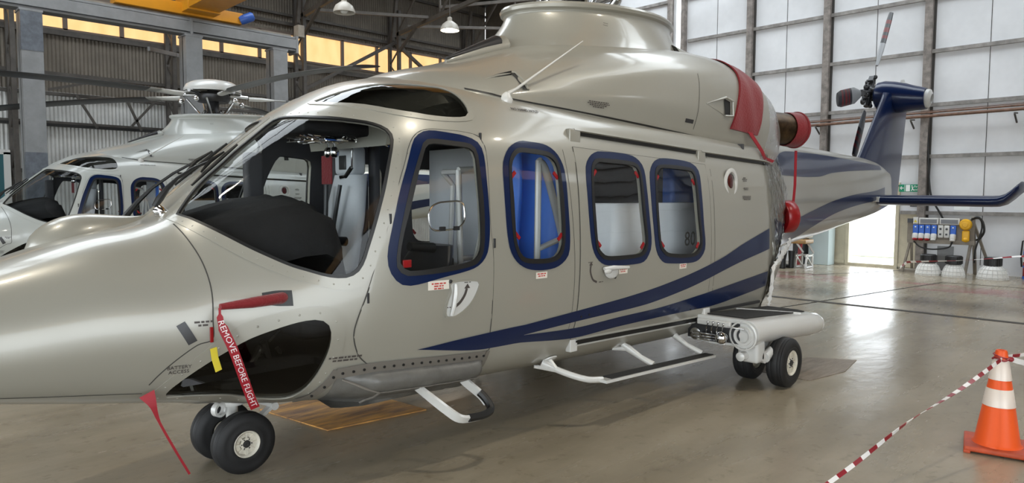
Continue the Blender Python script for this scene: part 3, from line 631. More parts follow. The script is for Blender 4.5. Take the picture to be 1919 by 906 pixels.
def scoops(mir,f):
    # flush triangular intake at the front and the aft cooling vent
    m=MB(); A=side(1.52,2.52,-.01,CB); B=side(1.86,2.61,.004,CB); C_=side(1.865,2.475,.004,CB)
    k=Vector((0,-.012,0)); 
    g=[]
    for t in np.linspace(0,1,10):
        a=A.lerp(B,t); b=A.lerp(C_,t); d=.10*t
        g.append([a+k*.3,a.lerp(b,.5)+Vector((0,.0,0))+Vector((0,d*.4,0)),b+k*.3])
    m.add([B+Vector((-.05,-.004,-.004)),B+Vector((0,-.006,0)),C_+Vector((0,-.006,0)),C_+Vector((-.045,-.004,0))],[(0,1,2,3)]); m.add([A+Vector((0,-.003,0)),A.lerp(B,.5)+Vector((0,-.010,.022)),B+Vector((-.05,-.008,.006)),B+Vector((-.05,-.006,-.03)),A.lerp(B,.5)+Vector((0,-.006,.0))],[(0,1,2,3,4)]); f(m).build('intake_mouth',K['seal'],cow)  # black faces paint the shade in the mouth and along its top edge
    m=MB(); m.tube([B+Vector((-.01,0,0)),B.lerp(C_,.5)+Vector((.012,-.012,0)),C_],[.012,.016,.012],8); m.tube([A,A.lerp(B,.5)+Vector((0,-.006,.012)),B],[.004,.008,.012],8); f(m).build('intake_lip',K['paint'],cow)
    m=MB(); a=side(4.12,2.585,.002,CB); b=side(4.42,2.665,.03,CB); c=side(4.55,2.64,.03,CB); d=side(4.56,2.505,.03,CB); e=side(4.45,2.50,.01,CB)
    m.add([a,b,c,d,e,side(4.45,2.66,-.03,CB),side(4.45,2.51,-.03,CB)],[(0,1,5),(0,6,4),(0,5,6)]); f(m).build('vent_ramp',K['recess'],cow)
    m=MB(); m.tube([b,c,d,e],[.012,.014,.014,.01],8); m.tube([a,b],[.003,.012],8); f(m).build('vent_lip',K['paint'],cow)
    m=MB(); m.add([side(4.42,2.655,.012,CB),side(4.53,2.635,.012,CB),side(4.54,2.51,.012,CB),side(4.45,2.505,.012,CB)],[(0,1,2,3)]); f(m).build('vent_mouth',K['seal'],cow)
    # engine air intake: open mouth on the shoulder beside the pylon, with its hump behind
    m=MB(); R=[]
    for t in np.linspace(0,1,14):
        x=4.35+t*1.05; hgt=.15*(1-t)**.8+.004; w=.16*(1-.35*t)
        R.append([(x,-.42+w*math.cos(q),2.98+.02*t+(hgt+.1)*max(0,math.sin(q))) for q in np.linspace(0,PI,15)])
    m.loft(R); f(m).build('intake_hump',K['paint'],cow)
    m=MB(); m.add([(4.345,-.42+.13*math.cos(q),3.0+.21*max(0,math.sin(q))) for q in np.linspace(0,PI,15)],[tuple(range(15))]); 
    m.loft([[(4.335,-.42+(.135+dd)*math.cos(q),3.0+(.215+dd)*max(0,math.sin(q))) for q in np.linspace(0,PI,15)] for dd in (0,.02)],cap=False,ring_closed=False); f(m).build('intake_mouth',K['seal'],cow)
    # exhaust pipe
    m=MB(); o=Vector((5.85,-.62,2.52)); d=Vector((.92,-.30,-.02)).normalized(); M=axisM(o,d)
    m.lathe([(.18,0),(.185,.25),(.18,.50),(.175,.54),(.165,.54),(.15,.2)],M,36); f(m).build('exhaust_pipe',K['brown'],heli)
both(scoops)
m=MB(); R=[]
for t in np.linspace(0,1,14):
    x=1.70+t*.56; w=.02+.11*t**.7; h=.015+.075*t**.8; R.append([(x,-.14+w*math.cos(q),2.755+.19*t+h*math.sin(q)) for q in np.linspace(0,2*PI,22)[:-1]])
R.append([(2.30,-.14+.10*math.cos(q),2.955+.06*math.sin(q)) for q in np.linspace(0,2*PI,22)[:-1]]); m.loft(R); m.build('oil_cooler_duct',K['paint'],cow)
m=MB(); R=[[(1.69+t*.50,-.155+(.015+.085*t)*math.cos(q),2.772+.185*t+(.010+.055*t)*math.sin(q)) for q in np.linspace(0,2*PI,18)[:-1]] for t in np.linspace(0,1,12)]; m.loft(R); m.build('duct_grille',K['gun'],cow)
# pylon cover strip and placard, whip antenna, little aerials
m=MB(); L=[]
for k in range(24,42): 
    a=pyl_ring(5)[k-24+0]; 
m=MB(); text_on(m,'::::::',.05,(3.1,-.585,3.2),(0,-1,-.1)); m.build('placard',K['txtd'],pyl)
def whip(mir,f):
    m=MB(); a=side(1.66,2.395,.0); m.lathe([(.055,-.01),(.05,.012),(.03,.03),(.012,.05)],axisM(a,(0,-.5,1)),16,cap=True); r=f(m).build('antenna_base',K['white'],heli)
    m=MB(); m.tube([a+Vector((0,-.01,.03)),Vector((1.75,a.y-.01,2.47)),Vector((2.42,-.9,2.9))],[.017,.011,.004],8); f(m).build('antenna_whip',K['white'],heli)
whip(0,lambda m:m)
# rotor mast and head (the blades of this machine lie outside the picture)
def rotor_head(parent, blades):
    m=MB(); m.lathe([(.20,3.30),(.19,3.42),(.12,3.5),(.11,3.95)],Matrix.Translation((3.4,0,0)),24,cap=True); m.build('rotor_mast',K['gun'],parent)
    h=MB(); h.lathe([(.02,3.70),(.30,3.70),(.34,3.76),(.34,3.84),(.25,3.9),(.02,3.9)],Matrix.Translation((3.4,0,0)),30); 
    for a in blades:
        c,s=math.cos(math.radians(a)),math.sin(math.radians(a)); R_=Matrix.Translation((3.4,0,3.8))@Matrix.Rotation(math.radians(a),4,'Z')
        k=MB(); k.box((.2,-.09,-.06),(.75,.09,.06),.02); k.box((.45,-.17,-.05),(.6,.17,.03),.015); k.tube([(.5,.16,-.02),(.42,.18,-.35),(.25,.12,-.42)],.016,6); k.sph((.55,0,-.09),.07); h.add([R_@Vector(p) for p in k.v],k.f)
    h.build('rotor_hub',K['gun'],parent)
    m=MB(); m.lathe([(.56,3.90),(.565,3.95),(.52,4.04),(.40,4.11),(.20,4.15),(.001,4.16)],Matrix.Translation((3.4,0,0)),40); m.lathe([(.56,3.885),(.4,3.90)],Matrix.Translation((3.4,0,0)),40); m.build('hub_cap',K['white'],parent)
    m=MB()
    for a in range(0,360,60):
        c,s=math.cos(math.radians(a)),math.sin(math.radians(a)); m.tube([(3.4+.3*c,.3*s,3.34),(3.4+.16*c,.16*s,3.52)],.03,8)
    for a in blades or range(0,360,72):
        c,s=math.cos(math.radians(a)),math.sin(math.radians(a)); m.tube([(3.4+.22*c-.1*s,.22*s+.1*c,3.42),(3.4+.48*c-.14*s,.48*s+.14*c,3.74)],.018,8); m.tube([(3.4+.3*c+.12*s,.3*s-.12*c,3.86),(3.4+.7*c+.10*s,.7*s-.10*c,3.86)],.035,10); m.sph((3.4+.62*c,.62*s,3.70),.06,10,7)
    m.build('swashplate_link',K['chrome'],parent)
rotor_head(heli,[])
# ------------------------------------------------------------------ tail
m=MB(); R=[]
for t in np.linspace(0,1,16):
    z=1.68+1.94*t; xl=10.15+1.85*t-.25*max(0,.35-t)*4*.6+1.5*max(0,.16-t)/.16; xt=12.95+.42*t; ch=xt-xl; th=.115-.02*t; r=[]
    for k in range(28):
        a=2*PI*k/28; u=(1-math.cos(a))/2; yt=th*2.2*(math.sqrt(u)*1.0-.35*u-.65*u*u)*.9; r.append((xl+ch*u,(yt if math.sin(a)>0 else -yt),z))
    R.append(r)
m.loft(R); fin=m.build('tail_fin',K['blue'],heli,angle=60)
m=MB(); R=[]
for t in np.linspace(0,1,14):
    z=1.66+1.8*t; x0=11.6+.9*t; x1=12.98+.40*t; y=-.125+.01*t; R.append([(x0,y-.012,z),(x0+(x1-x0)*.5,y-.006+.02,z),(x1,-.035,z)])
m.loft(R,cap=False,ring_closed=False); m.build('fin_wrap',K['greyblade'],fin,label='loose grey sheet on the side of the tail fin') if False else None
m=MB(); R=[]
for t,w in ((0,.62),(.06,.9),(.2,1),(.4,.97),(.6,.88),(.8,.74),(.93,.68),(1,.62)):
    y=.30-.85*t; z=3.62-.11*t; R.append([(12.52+.30*w*math.cos(q)*1.1,y,z+.30*w*math.sin(q)) for q in np.linspace(0,2*PI,28)[:-1]])
m.loft(R); gb=m.build('tail_gearbox_fairing',K['blue'],heli)
m=MB(); m.lathe([(.17,0),(.165,.06),(.09,.1),(.09,.06)],axisM((12.52,-.54,3.51),(0,-1,-.12)),24); m.lathe([(.04,0),(.045,.05),(.03,.1),(.0,.1)],axisM((12.6,-.12,3.80),(0,0,1)),14); m.box((12.5,-.2,3.76),(12.72,-.04,3.84),.02); m.build('tail_light',K['recess'],gb)
H=Vector((12.64,.46,3.75))
m=MB(); m.tube([H+Vector((0,-.25,-.02)),H+Vector((0,.1,0))],[.09,.075],14); m.sph(H,.1)
TB=[(58,1.98,.05),(191,1.62,.15),(241,1.45,.13),(-8,1.2,.12)]
for a,l,c in TB:
    d=Vector((math.cos(math.radians(a)),0,math.sin(math.radians(a)))); p=Vector((-d.z,0,d.x))
    m.tube([H,H+d*.34],[.06,.05],8); m.sph(H+d*.22+Vector((0,.06,0)),.075,8,5); m.sph(H+d*.16-p*.1,.06,8,5); m.beam(H+d*.18+p*.09,H+d*.3+p*.07,.05,.09,(0,1,0)); m.sph(H+d*.3+p*.05+Vector((0,-.05,0)),.045,8,5)
    m.tube([H+d*.25+p*.08,H+Vector((0,.12,0))],.018,6)
th_=m.build('tail_rotor_hub',K['gun'],heli)
for a,l,c in TB:
    d=Vector((math.cos(math.radians(a)),0,math.sin(math.radians(a)))); p=Vector((-d.z,0,d.x))
    if a==58: p=(p*.45+Vector((0,1,0))).normalized(); 
    q=d.cross(p)
    b=MB(); segs=[(.32,.5,0),(.5,.60,0),(.60,.66,2),(.66,.70,1),(.70,.74,2),(.74,.80,1),(.80,.85,2),(.85,.90,1),(.90,1.0,2)]
    for s0,s1,mi in segs:
        b.cur=mi; R=[]
        for s in (s0,s1):
            o=H+d*(l*s); cw=c*(1 if s>.4 else .5)*(.8 if s>.99 else 1); R.append([o+p*(cw*math.cos(w))+q*(.022*math.sin(w)) for w in np.linspace(0,2*PI,15)[:-1]])
        b.loft(R,cap=True)
    b.build('tail_rotor_blade',[K['greyblade'],K['redblade'],K['blkblade']],heli,angle=50)
def stab(mir,f):
    m=MB(); R=[]
    ys=[(.12,1.675,0),(.6,1.672,.02),(1.2,1.668,.05),(1.85,1.662,.08),(1.95,1.668,.1),(2.03,1.70,.13),(2.10,1.77,.17),(2.16,1.84,.2),(2.20,1.885,.24)]
    for y,z,sw in ys:
        r=[]; ch=.82-.1*y/2.2; x0=11.0+sw
        for k in range(24):
            a=2*PI*k/24; u=(1-math.cos(a))/2; t=.10*(1.9*math.sqrt(u)-.9*u-1.0*u*u+.03)*1.25; r.append((x0+ch*u,-y,z+(t if math.sin(a)>0 else -t)))
        R.append(r)
    m.loft(R); st=f(m).build('stabilizer',K['blue'],heli,angle=60)
    m=MB(); m.box((11.0,-.30,1.64),(11.16,-.23,1.73),.01); f(m).build('stabilizer_fitting',K['recess'],st)
both(stab)
# ------------------------------------------------------------------ undercarriage
def wheel_profile(R,w,q): return [(R*q,-w*.40),(R*(q+.02),-w*.46),(R*(q+.13),-w*.49),(R*(q+.15),-w*.475),(R*.72,-w*.5),(R*.88,-w*.47),(R*.97,-w*.36),(R*.955,-w*.335),(R*.985,-w*.31),(R,-w*.22),(R*.985,-w*.16),(R,-w*.12),(R,w*.12),(R*.985,w*.16),(R,w*.22),(R*.985,w*.31),(R*.955,w*.335),(R*.97,w*.36),(R*.88,w*.47),(R*.72,w*.5),(R*(q+.15),w*.475),(R*(q+.13),w*.49),(R*(q+.02),w*.46),(R*q,w*.40)]
def wheel(parent, c, R, w, out=-1, q=.5):
    M=Matrix.Translation(c)@Matrix.Rotation(PI/2*(1 if out<0 else -1),4,'X')
    m=MB(); m.lathe(wheel_profile(R,w,q),M,48); m.build('tyre',K['tyre'],parent)
    m=MB(); k=R*q
    m.lathe([(k*1.02,-w*.43),(k*1.02,w*.44),(k*.97,w*.46),(k*.84,w*.40),(k*.80,w*.30),(k*.5,w*.28)],M,40)
    m.lathe([(k*.46,w*.27),(k*.46,w*.36),(k*.30,w*.38),(k*.30,w*.3)],M,28); m.lathe([(k*.85,-w*.3),(k*.3,-w*.3)],M,24)
    for j in range(8):
        a=2*PI*j/8; 
        p=[Vector((r*math.cos(a+d),r*math.sin(a+d),h)) for r in (k*.42,k*.84) for d in (-.13,.13) for h in (w*.26,w*.36)]
        m.add([M@v for v in p],[(0,1,3,2),(4,6,7,5),(0,4,5,1),(2,3,7,6),(1,5,7,3),(0,2,6,4)])
    m.build('wheel_rim',K['rim'],parent)
    m=MB(); m.lathe([(k*.83,w*.2),(k*.05,w*.2)],M,24); m.lathe([(k*.28,w*.3),(k*.26,w*.42),(k*.1,w*.44),(.001,w*.42)],M,20)
    for j in range(6): 
        a=2*PI*j/6; m.sph((M@Vector((k*.38*math.cos(a),k*.38*math.sin(a),w*.38)))[:],k*.06,6,4)
    m.build('wheel_hub',K['gun'],parent)
m=MB(); m.tube([(0,0,.22),(0,0,.42)],.036,18); m.tube([(0,0,.42),(0,0,.62)],.062,20); m.lathe([(.085,.40),(.09,.43),(.075,.46)],None,20,cap=True); m.box((-.1,-.09,.47),(.09,.09,.56),.015); m.tube([(0,-.2,.19),(0,.2,.19)],.03,14); m.box((-.05,-.06,.15),(.05,.06,.27),.02)
ng=m.build('nose_landing_gear',K['white'],heli)
ng.location=(.045,-.02,0)
for y,o in ((-.165,-1),(.165,1)): wheel(ng,(0,y,.19),.19,.13,o,.43)
m=MB(); m.beam((.03,0,.44),(.27,0,.33),.05,.022); m.beam((.27,0,.33),(.03,0,.18),.05,.022); m.tube([(.27,-.04,.33),(.27,.04,.33)],.026,12); m.build('torque_link',K['white'],ng)
m=MB(); m.lathe([(.03,-.02),(.045,-.02),(.045,.02),(.03,.02)],axisM((-.10,-.05,.39),(.3,-1,0)),20); m.build('towing_ring',K['white'],ng)
def main_gear(mir,f):
    # sponson: flat box growing out of the belly side with a rounded outer edge
    def sec(x,k=1,top=.645):
        z0,z1=(.415 if x<3.95 else .435-.07*(x-3.95)),top; zc=(z0+z1)/2; r=(z1-z0)/2*k; ye=-1.545
        L=[(x,-.98,zc+r*.95),(x,-1.25,zc+r)]
        for q in np.linspace(PI/2,-PI/2,13): L.append((x,ye-r*math.cos(q)*1.0,zc+r*math.sin(q)))
        L+=[(x,-1.25,zc-r),(x,-.98,zc-r*.95)]
        return L
    xs=[(3.87,1,.655),(3.9,1.0,.655),(4.1,1,.642),(4.25,1,.633),(4.6,1,.610),(5.15,1,.575),(5.28,.96,.568),(5.35,.8,.563),(5.39,.5,.56),(5.405,.2,.56)]
    m=MB(); m.loft([sec(*a) for a in xs]); sp=f(m).build('sponson',K['white'],heli,angle=45)
    tp=lambda x:.664-.064*(x-3.9)
    m=MB(); Q=[(3.95,-1.13),(3.95,-1.50),(5.18,-1.50),(5.27,-1.40),(5.27,-1.08)]; m.add([(x,y,tp(x)) for x,y in Q]+[(x,y,tp(x)-.02) for x,y in Q],[(0,1,2,3,4),(9,8,7,6,5),(0,5,6,1),(1,6,7,2),(2,7,8,3),(3,8,9,4),(4,9,5,0)]); f(m).build('walkway',K['tread'],sp,smooth=False)
    m=MB(); m.beam((4.6,-1.05,tp(4.6)+.004),(4.98,-1.55,tp(4.98)-.004),.02,.014); f(m).build('walkway_strip',K['white'],sp)
    # open front face: dark bay, round fitting, sphere, pipes
    m=MB(); m.box((3.855,-1.50,.44),(3.865,-.99,.62)); f(m).build('gear_bay',K['gun'],sp)
    m=MB(); M=axisM((3.862,-1.53,.52),(-1,0,0)); m.lathe([(.128,0),(.128,.012),(.115,.016),(.112,0)],M@Matrix.Scale(1,4),36); m.lathe([(.110,.0),(.110,.006),(.085,.006),(.082,.022),(.062,.022),(.060,.006)],M,32); m.lathe([(.06,.005),(.03,.008),(.001,.008)],M,20)
    for j in range(10):
        a=2*PI*j/10; m.sph((3.85,-1.53+.118*math.cos(a),.52+.112*math.sin(a)),.007,6,4)
    f(m).build('gear_fitting',K['white'],sp)
    m=MB(); m.sph((3.82,-1.345,.485),.058,24,14); f(m).build('accumulator_sphere',K['chrome'],sp)
    m=MB(); m.box((3.82,-1.42,.575),(3.87,-1.10,.625),.01); m.box((3.845,-1.36,.41),(3.87,-1.2,.45),.01); f(m).build('gear_bracket',K['white'],sp)
    m=MB()
    for j in range(4):
        y=-1.22-.05*j; m.tube([(3.81,y,.605),(3.79,y+.005,.57),(3.80,y+.012,.53),(3.84,y+.03,.50)],.0055,6); m.sph((3.805,y,.607),.012,8,5)
    for z in (.50,.475,.45): m.tube([(3.83,-1.06,z),(3.80,-1.15,z),(3.83,-1.30,z-.005)],.011,8)
    m.lathe([(.055,0),(.055,.03),(.04,.035)],axisM((3.86,-1.08,.48),(-1,0,0)),20,cap=True)
    m.tube([(3.81,-1.40,.585),(3.81,-1.56,.59)],.006,6); f(m).build('hydraulic_pipe',K['chrome'],sp)
    m=MB(); m.tube([(5.30,-1.50,.44),(5.31,-1.50,.385)],.05,14); f(m).build('aft_lamp',K['glass'],sp)
    # leg
    m=MB(); m.box((3.95,-1.62,.27),(4.10,-1.43,.46),.03); m.tube([(4.12,-1.60,.30),(4.30,-1.60,.36),(4.62,-1.55,.46)],[.05,.032,.04],12); m.lathe([(.055,-.10),(.055,.10)],axisM((4.10,-1.52,.31),(0,1,0)),20,cap=True); m.lathe([(.04,-.06),(.04,.06),(.02,.07)],axisM((3.93,-1.5,.33),(-1,0,0)),16,cap=True)
    m.tube([(4.10,-1.52,.31),(4.25,-1.50,.29),(4.40,-1.49,.235)],[.06,.055,.05],14); m.tube([(4.05,-1.5,.42),(4.35,-1.47,.46),(4.62,-1.47,.44)],[.05,.04,.045],12); m.tube([(4.2,-1.51,.27),(4.5,-1.47,.43)],[.04,.045],12); m.tube([(4.40,-1.5,.225),(4.40,-1.72,.225)],.035,14)
    lg=f(m).build('main_landing_gear',K['white'],heli)
    m=MB(); s=-1 if not mir else 1
    wheel(lg,(4.40,s*1.655,.225),.225,.17,s)
    wheel(lg,(4.46,s*1.30,.215),.215,.17,-s)
both(main_gear)
# ------------------------------------------------------------------ steps
def steps(mir,f):
    m=MB(); pts=[(.80,-.92,.56),(.86,-1.02,.48),(.93,-1.10,.40),(1.0,-1.14,.345),(1.10,-1.16,.335),(1.2,-1.155,.335),(1.255,-1.13,.355),(1.25,-1.06,.42),(1.19,-.98,.50),(1.15,-.92,.57)]
    P=crom(pts,4); g=[]
    for i,p in enumerate(P):
        a=P[max(i-1,0)]; b=P[min(i+1,len(P)-1)]; t=(b-a)/np.linalg.norm(b-a); n=np.cross(t,[0,-.75,-.66]); n/=np.linalg.norm(n); o=np.cross(n,t)
        g.append([p+n*.028+o*.01,p-n*.028+o*.01,p-n*.028-o*.01,p+n*.028-o*.01])
    m.loft(g); s=f(m).build('crew_step',K['white'],heli)
    m=MB(); q=P[14:30]; m.tube([Vector(p)+Vector((0,-.004,.006)) for p in q],.026,8); f(m).build('step_grip',K['seal'],s)
    m=MB(); a=(1.97,-.93,.49); 
    m.tube(crom([(1.955,-.925,.50),(2.02,-1.0,.455),(2.1,-1.1,.41),(2.2,-1.17,.375),(2.32,-1.2,.36)],4),[.034]*3+[.024]*14,10); m.tube([(2.0,-.92,.56),(2.02,-1.0,.455)],[.016,.026],8); m.tube([(1.9,-.90,.475),(2.02,-1.0,.455)],[.012,.026],8)
    m.beam((2.28,-1.22,.36),(3.86,-1.22,.30),.11,.022)
    m.tube([(2.9,-.92,.52),(2.96,-.97,.46),(3.03,-1.05,.385),(3.05,-1.16,.34)],[.016,.034,.024,.028],10); m.tube([(2.86,-.88,.455),(2.96,-.97,.46)],[.012,.026],8)
    m.tube([(3.72,-.93,.46),(3.76,-1.04,.38),(3.80,-1.17,.32)],[.03,.022,.026],10)
    s=f(m).build('cabin_step',K['white'],heli)
    m=MB(); m.beam((2.36,-1.22,.372),(3.84,-1.22,.314),.085,.008); f(m).build('step_tread',K['tread'],s)
both(steps)
# float bag in grey canvas laced below the crew door
def floatbag(mir,f):
    top=[(.315,.735),(.5,.748),(.75,.742),(1.0,.728),(1.30,.712)]
    def zt(x): return float(np.interp(x,[p[0] for p in top],[p[1] for p in top]))
    g=[]; xs=np.linspace(.30,1.285,34); rr=random.Random(3)
    for i,x in enumerate(xs):
        t=i/33; e=min(1,t/.22)**.7*min(1,(1-t)/.05)**.5; z1=zt(x)-.055; z0=.475-.02*t+.03*(1-e); r=[]
        for j in range(13):
            s=j/12; z=z1+(z0-z1)*s; b=side(x,max(z,.5),.006); bul=(.10*e*math.sin(PI*min(1,s*1.15)*.8)**.8 if s>0 else 0)+ .006*math.sin(x*47+s*9)*e*s+.004*math.sin(x*91-s*14)*e*s
            yy=b.y-bul if z>=.5 else b.y-bul+.22*(.5-z)/.1*.5; r.append((x,yy,z))
        r.append((x,-.8,z0-.015)); g.append(r)
    m=MB(); m.loft(g,cap=False,ring_closed=False); fb=f(m).build('float_bag',K['canvas'],heli)
    m=MB(); band(m,[(p[0]-.02,p[1]+.006) for p in top],[(p[0]-.02,p[1]-.06) for p in top],.011,40,3); ribbon(m,[(.30,.73),(.27,.66),(.215,.57),(.16,.53)],.05,.010); ribbon(m,[(1.30,.715),(1.295,.60)],.03,.010)
    f(m).build('lacing_strip',K['strip'],fb)
    sp_=[side(x,zt(x)-.027,.012) for x in np.linspace(.33,1.27,17)]+[side(x,z,.012) for x,z in ((.285,.69),(.255,.63),(.215,.575))]
    each('lacing_stud',K['seal'],fb,f,[MB().lathe([(.009,0),(.008,.005),(.002,.006)],axisM(p,(0,-1,0)),8,cap=True) for p in sp_])
    m=MB(); G=lambda i,j:Vector(g[i][j])+Vector((0,-.006,-.002))
    m.tube([G(1,1),G(3,3),G(5,5),G(8,7)],.008,6); m.tube([G(8,7),G(8,9),G(8,11),G(7,12)],.007,6); m.tube([G(i,7) for i in range(8,34)],.0035,6); f(m).build('canvas_seam',K['strip'],fb)
both(floatbag)
# ------------------------------------------------------------------ wipers
def wiper(base,arm,q0,q1):
    def on(x,y,off):
        h=HB.ray_cast(Vector((x-1.2,y,2.8)),Vector((1.2,0,-1.2+.0)).normalized()) if False else HB.ray_cast(Vector((x,y,4)),Vector((0,0,-1)))
        n=h[1] if h[1].z>0 else -h[1]; return h[0]+n*off
    m=MB(); bs=on(*base,0); h=HB.find_nearest(bs); m.sph(bs+Vector((-.02,0,.012)),.026,12,8,(1.3,1,.8)); m.lathe([(.032,-.01),(.03,.025),(.018,.05)],axisM(bs,(-.6,0,.8)),14,cap=True); m.box((bs.x-.03,bs.y-.05,bs.z-.02),(bs.x+.03,bs.y+.05,bs.z+.012),.008); w=m.build('wiper',K['chrome'],heli)
    m=MB(); p0=on(*base,.055); p3=on(*arm,.05); mid=[p0.lerp(p3,t)+Vector((-.03*math.sin(PI*t),0,.03*math.sin(PI*t))) for t in (0,.12,.3,.5,.75,1)]; m.tube(mid,[.016,.021,.016,.010,.009,.008],8); m.build('wiper_arm',K['seal'],w)
    m=MB(); a=on(*q0,.025); e=on(*q1,.025); P=[on(q0[0]+(q1[0]-q0[0])*t,q0[1]+(q1[1]-q0[1])*t,.025) for t in (0,.25,.5,.75,1)]; m.tube(P,[.007,.011,.012,.011,.007],8); m.tube([P[1]+Vector((-.012,0,.012)),p3,P[3]+Vector((-.012,0,.012))],[.006,.014,.006],6); m.build('wiper_blade',K['seal'],w)
wiper((-.345,-.05),(-.06,-.12),(-.20,-.16),(.09,-.12))
wiper((-.43,.40),(-.05,.12),(-.20,.11),(.11,.08))
# ------------------------------------------------------------------ cockpit and cabin
inn=[]
m=MB(); m.box((-.45,-.62,.72),(4.9,.62,.76)); m.box((.3,-.8,.72),(4.9,.8,.76)); m.box((.75,-.98,.72),(4.9,.98,.76)); m.build('cabin_floor',K['dark'],heli)
m=MB(); R=[]
for x,zt_,w in ((-.33,1.50,.42),(-.2,1.60,.55),(0,1.66,.66),(.2,1.70,.72),(.33,1.72,.74),(.42,1.68,.74),(.47,1.55,.73),(.48,1.3,.70),(.46,1.1,.66)):
    R.append([(x+.02*math.sin(k*1.3),w*math.cos(q)*(1-.06*math.sin(3*q)),max(.9,zt_-.34)+ (zt_-max(.9,zt_-.34))*abs(math.sin(q))**.55+.012*math.sin(k*2.1+x*9)) for k,q in enumerate(np.linspace(0,PI,25))])
m.loft(R); m.build('instrument_panel_cover',K['black'],heli,label='black cloth cover over the instrument panel')
m=MB(); m.box((.45,-.17,.76),(1.0,.17,1.12),.03); m.build('centre_console',K['gun'],heli)
m=MB(); m.tube([(.50,-.45,1.0),(.56,-.45,1.22),(.52,-.45,1.34)],.018,8); m.sph((.50,-.46,1.37),.045,10,7,(1,1,1.4)); m.tube([(.5,-.40,1.40),(.46,-.36,1.42)],.02,8); m.build('cyclic_stick',K['seal'],heli)
def pilot_seat(y,dx=0,low=False):
    h0=len(bpy.data.objects); SM=K['gun'] if low else K['seat']
    m=MB(); m.box((.80,y-.25,1.02),(1.22,y+.25,1.17),.05); s=m.build('crew_seat',SM,heli)
    R=[]
    for t in np.linspace(0,1,14):
        z=1.10+(.28 if low else .78)*t; w=.245*(1-.30*max(0,t-.55)**1.2/.45) ; x=1.20+.14*t; d=.075; R.append([(x+d*math.cos(q),y+w*math.copysign(abs(math.sin(q))**.5,math.sin(q)),z) for q in np.linspace(0,2*PI,28)[:-1]])
    m=MB(); m.loft(R); m.build('backrest',SM,s)
    if not low: m=MB(); m.box((1.27,y-.135,1.88),(1.40,y+.135,2.10),.04); m.build('headrest',SM,s)
    if not low: m=MB(); m.box((1.262,y-.05,1.92),(1.275,y+.05,2.03),.008); m.build('headrest_slot',K['seal'],s)
    m=MB(); m.box((.95,y-.2,.76),(1.3,y+.2,1.02),.03); m.box((1.30,y-.17,1.1),(1.40,y+.17,1.3 if low else 1.85),.03); m.build('seat_base',K['gun'],s)
    m=MB(); m.tube([(1.12,y-.28,1.38),(.93,y-.28,1.40)],[.035,.03],10); m.build('armrest',K['seal'],s)
    if not low: m=MB(); m.tube([(1.185,y-.1,1.8),(1.15,y-.06,1.5),(1.16,y-.02,1.2)],.018,6); m.tube([(1.185,y+.1,1.8),(1.15,y+.06,1.5),(1.16,y+.02,1.2)],.018,6); m.build('harness',K['gun'],s)
    s.location.x=dx
pilot_seat(.44,-.13); pilot_seat(-.5,-.05,True)
m=MB(); m.box((.42,-.3,2.12),(1.35,.3,2.2),.03); oh=m.build('overhead_panel',K['black'],heli)
m=MB(); rr=random.Random(8)
for k in range(40): m.tube([(.5+rr.random()*.8,-.25+.5*rr.random(),2.12),(.5+rr.random()*.8,-.25+.5*rr.random(),2.09)],.006,5)
m.build('overhead_switch',K['chrome'],oh)
m=MB()
for y in (-.02,.06): m.sph((.80,y,2.02),.033,12,9,(1,1,1.25)); m.tube([(.80,y,2.12),(.80,y,2.05)],.008,6)
m.build('headset_clip',K['chrome'],heli)
m=MB(); m.box((.80,.02,1.80),(.805,.16,2.0),0); m.build('warning_card',K['red'],heli)
m=MB(); m.tube([(1.03,.12,2.13),(1.03,.13,1.93)],.007,6); m.tube([(1.03,.13,1.93),(1.0,.17,1.86),(.97,.2,1.85)],.016,8); m.build('microphone_hook',K['chrome'],heli)
# starboard window posts seen through the glass
m=MB(); m.box((.56,.86,1.2),(.70,.95,2.05),.03); m.box((1.30,.8,.76),(1.36,1.04,2.2),.02); m.box((1.30,.25,.76),(1.36,.34,2.2),.02); m.box((1.30,.25,2.1),(1.36,1.04,2.2),.02); m.build('door_post',K['dark'],heli)
# white tube seat frames, blue litter covers and white cabin liner
def tubeseat(x,y,s=1):
    m=MB(); m.tube(crom([(x,y,.8),(x+.02,y,1.3),(x+.05,y,1.8),(x-.08,y,1.9),(x-.3,y,1.9)],5),.022,10); m.tube([(x-.3,y,1.9),(x-.28,y,1.2),(x-.28,y,.8)],.022,10); m.tube([(x-.28,y,1.28),(x+.02,y,1.28)],.02,8); m.tube([(x-.05,y+.42,.8),(x,y+.42,1.8),(x-.1,y+.42,1.9)],.022,8); m.tube([(x-.1,y,1.9),(x-.1,y+.42,1.9)],.02,8)
    m.tube(crom([(x-.2,y-.05,1.25),(x-.1,y-.05,1.55),(x+.05,y-.05,1.7),(x+.12,y-.05,1.5),(x+.1,y-.05,1.15)],4),.012,8)
    f=m.build('seat_frame',K['white'],heli)
    m=MB(); m.box((x-.26,y+.02,1.02),(x+.2,y+.42,1.16),.04); m.box((x-.3,y+.05,.80),(x+.1,y+.4,1.0),.02); m.build('seat_cushion',K['gun'],f)
    m=MB(); m.box((x-.12,y+.1,1.16),(x+.08,y+.3,1.22),.02); m.build('headset_bundle',K['alu'],f)
tubeseat(1.72,-.62)
m=MB(); m.tube(crom([(1.98,-.86,1.98),(2.06,-.86,1.9),(2.2,-.86,1.55),(2.3,-.86,1.25)],5),.030,10); m.tube([(1.98,-.86,1.98),(1.97,-.86,1.2)],.024,8); m.tube([(1.97,-.86,1.33),(2.32,-.86,1.42)],.022,8); m.build('litter_frame',K['white'],heli)
m=MB(); m.box((2.20,-.66,.8),(2.26,-.12,2.1),.02); m.build('blue_curtain',K['bluefab'],heli)
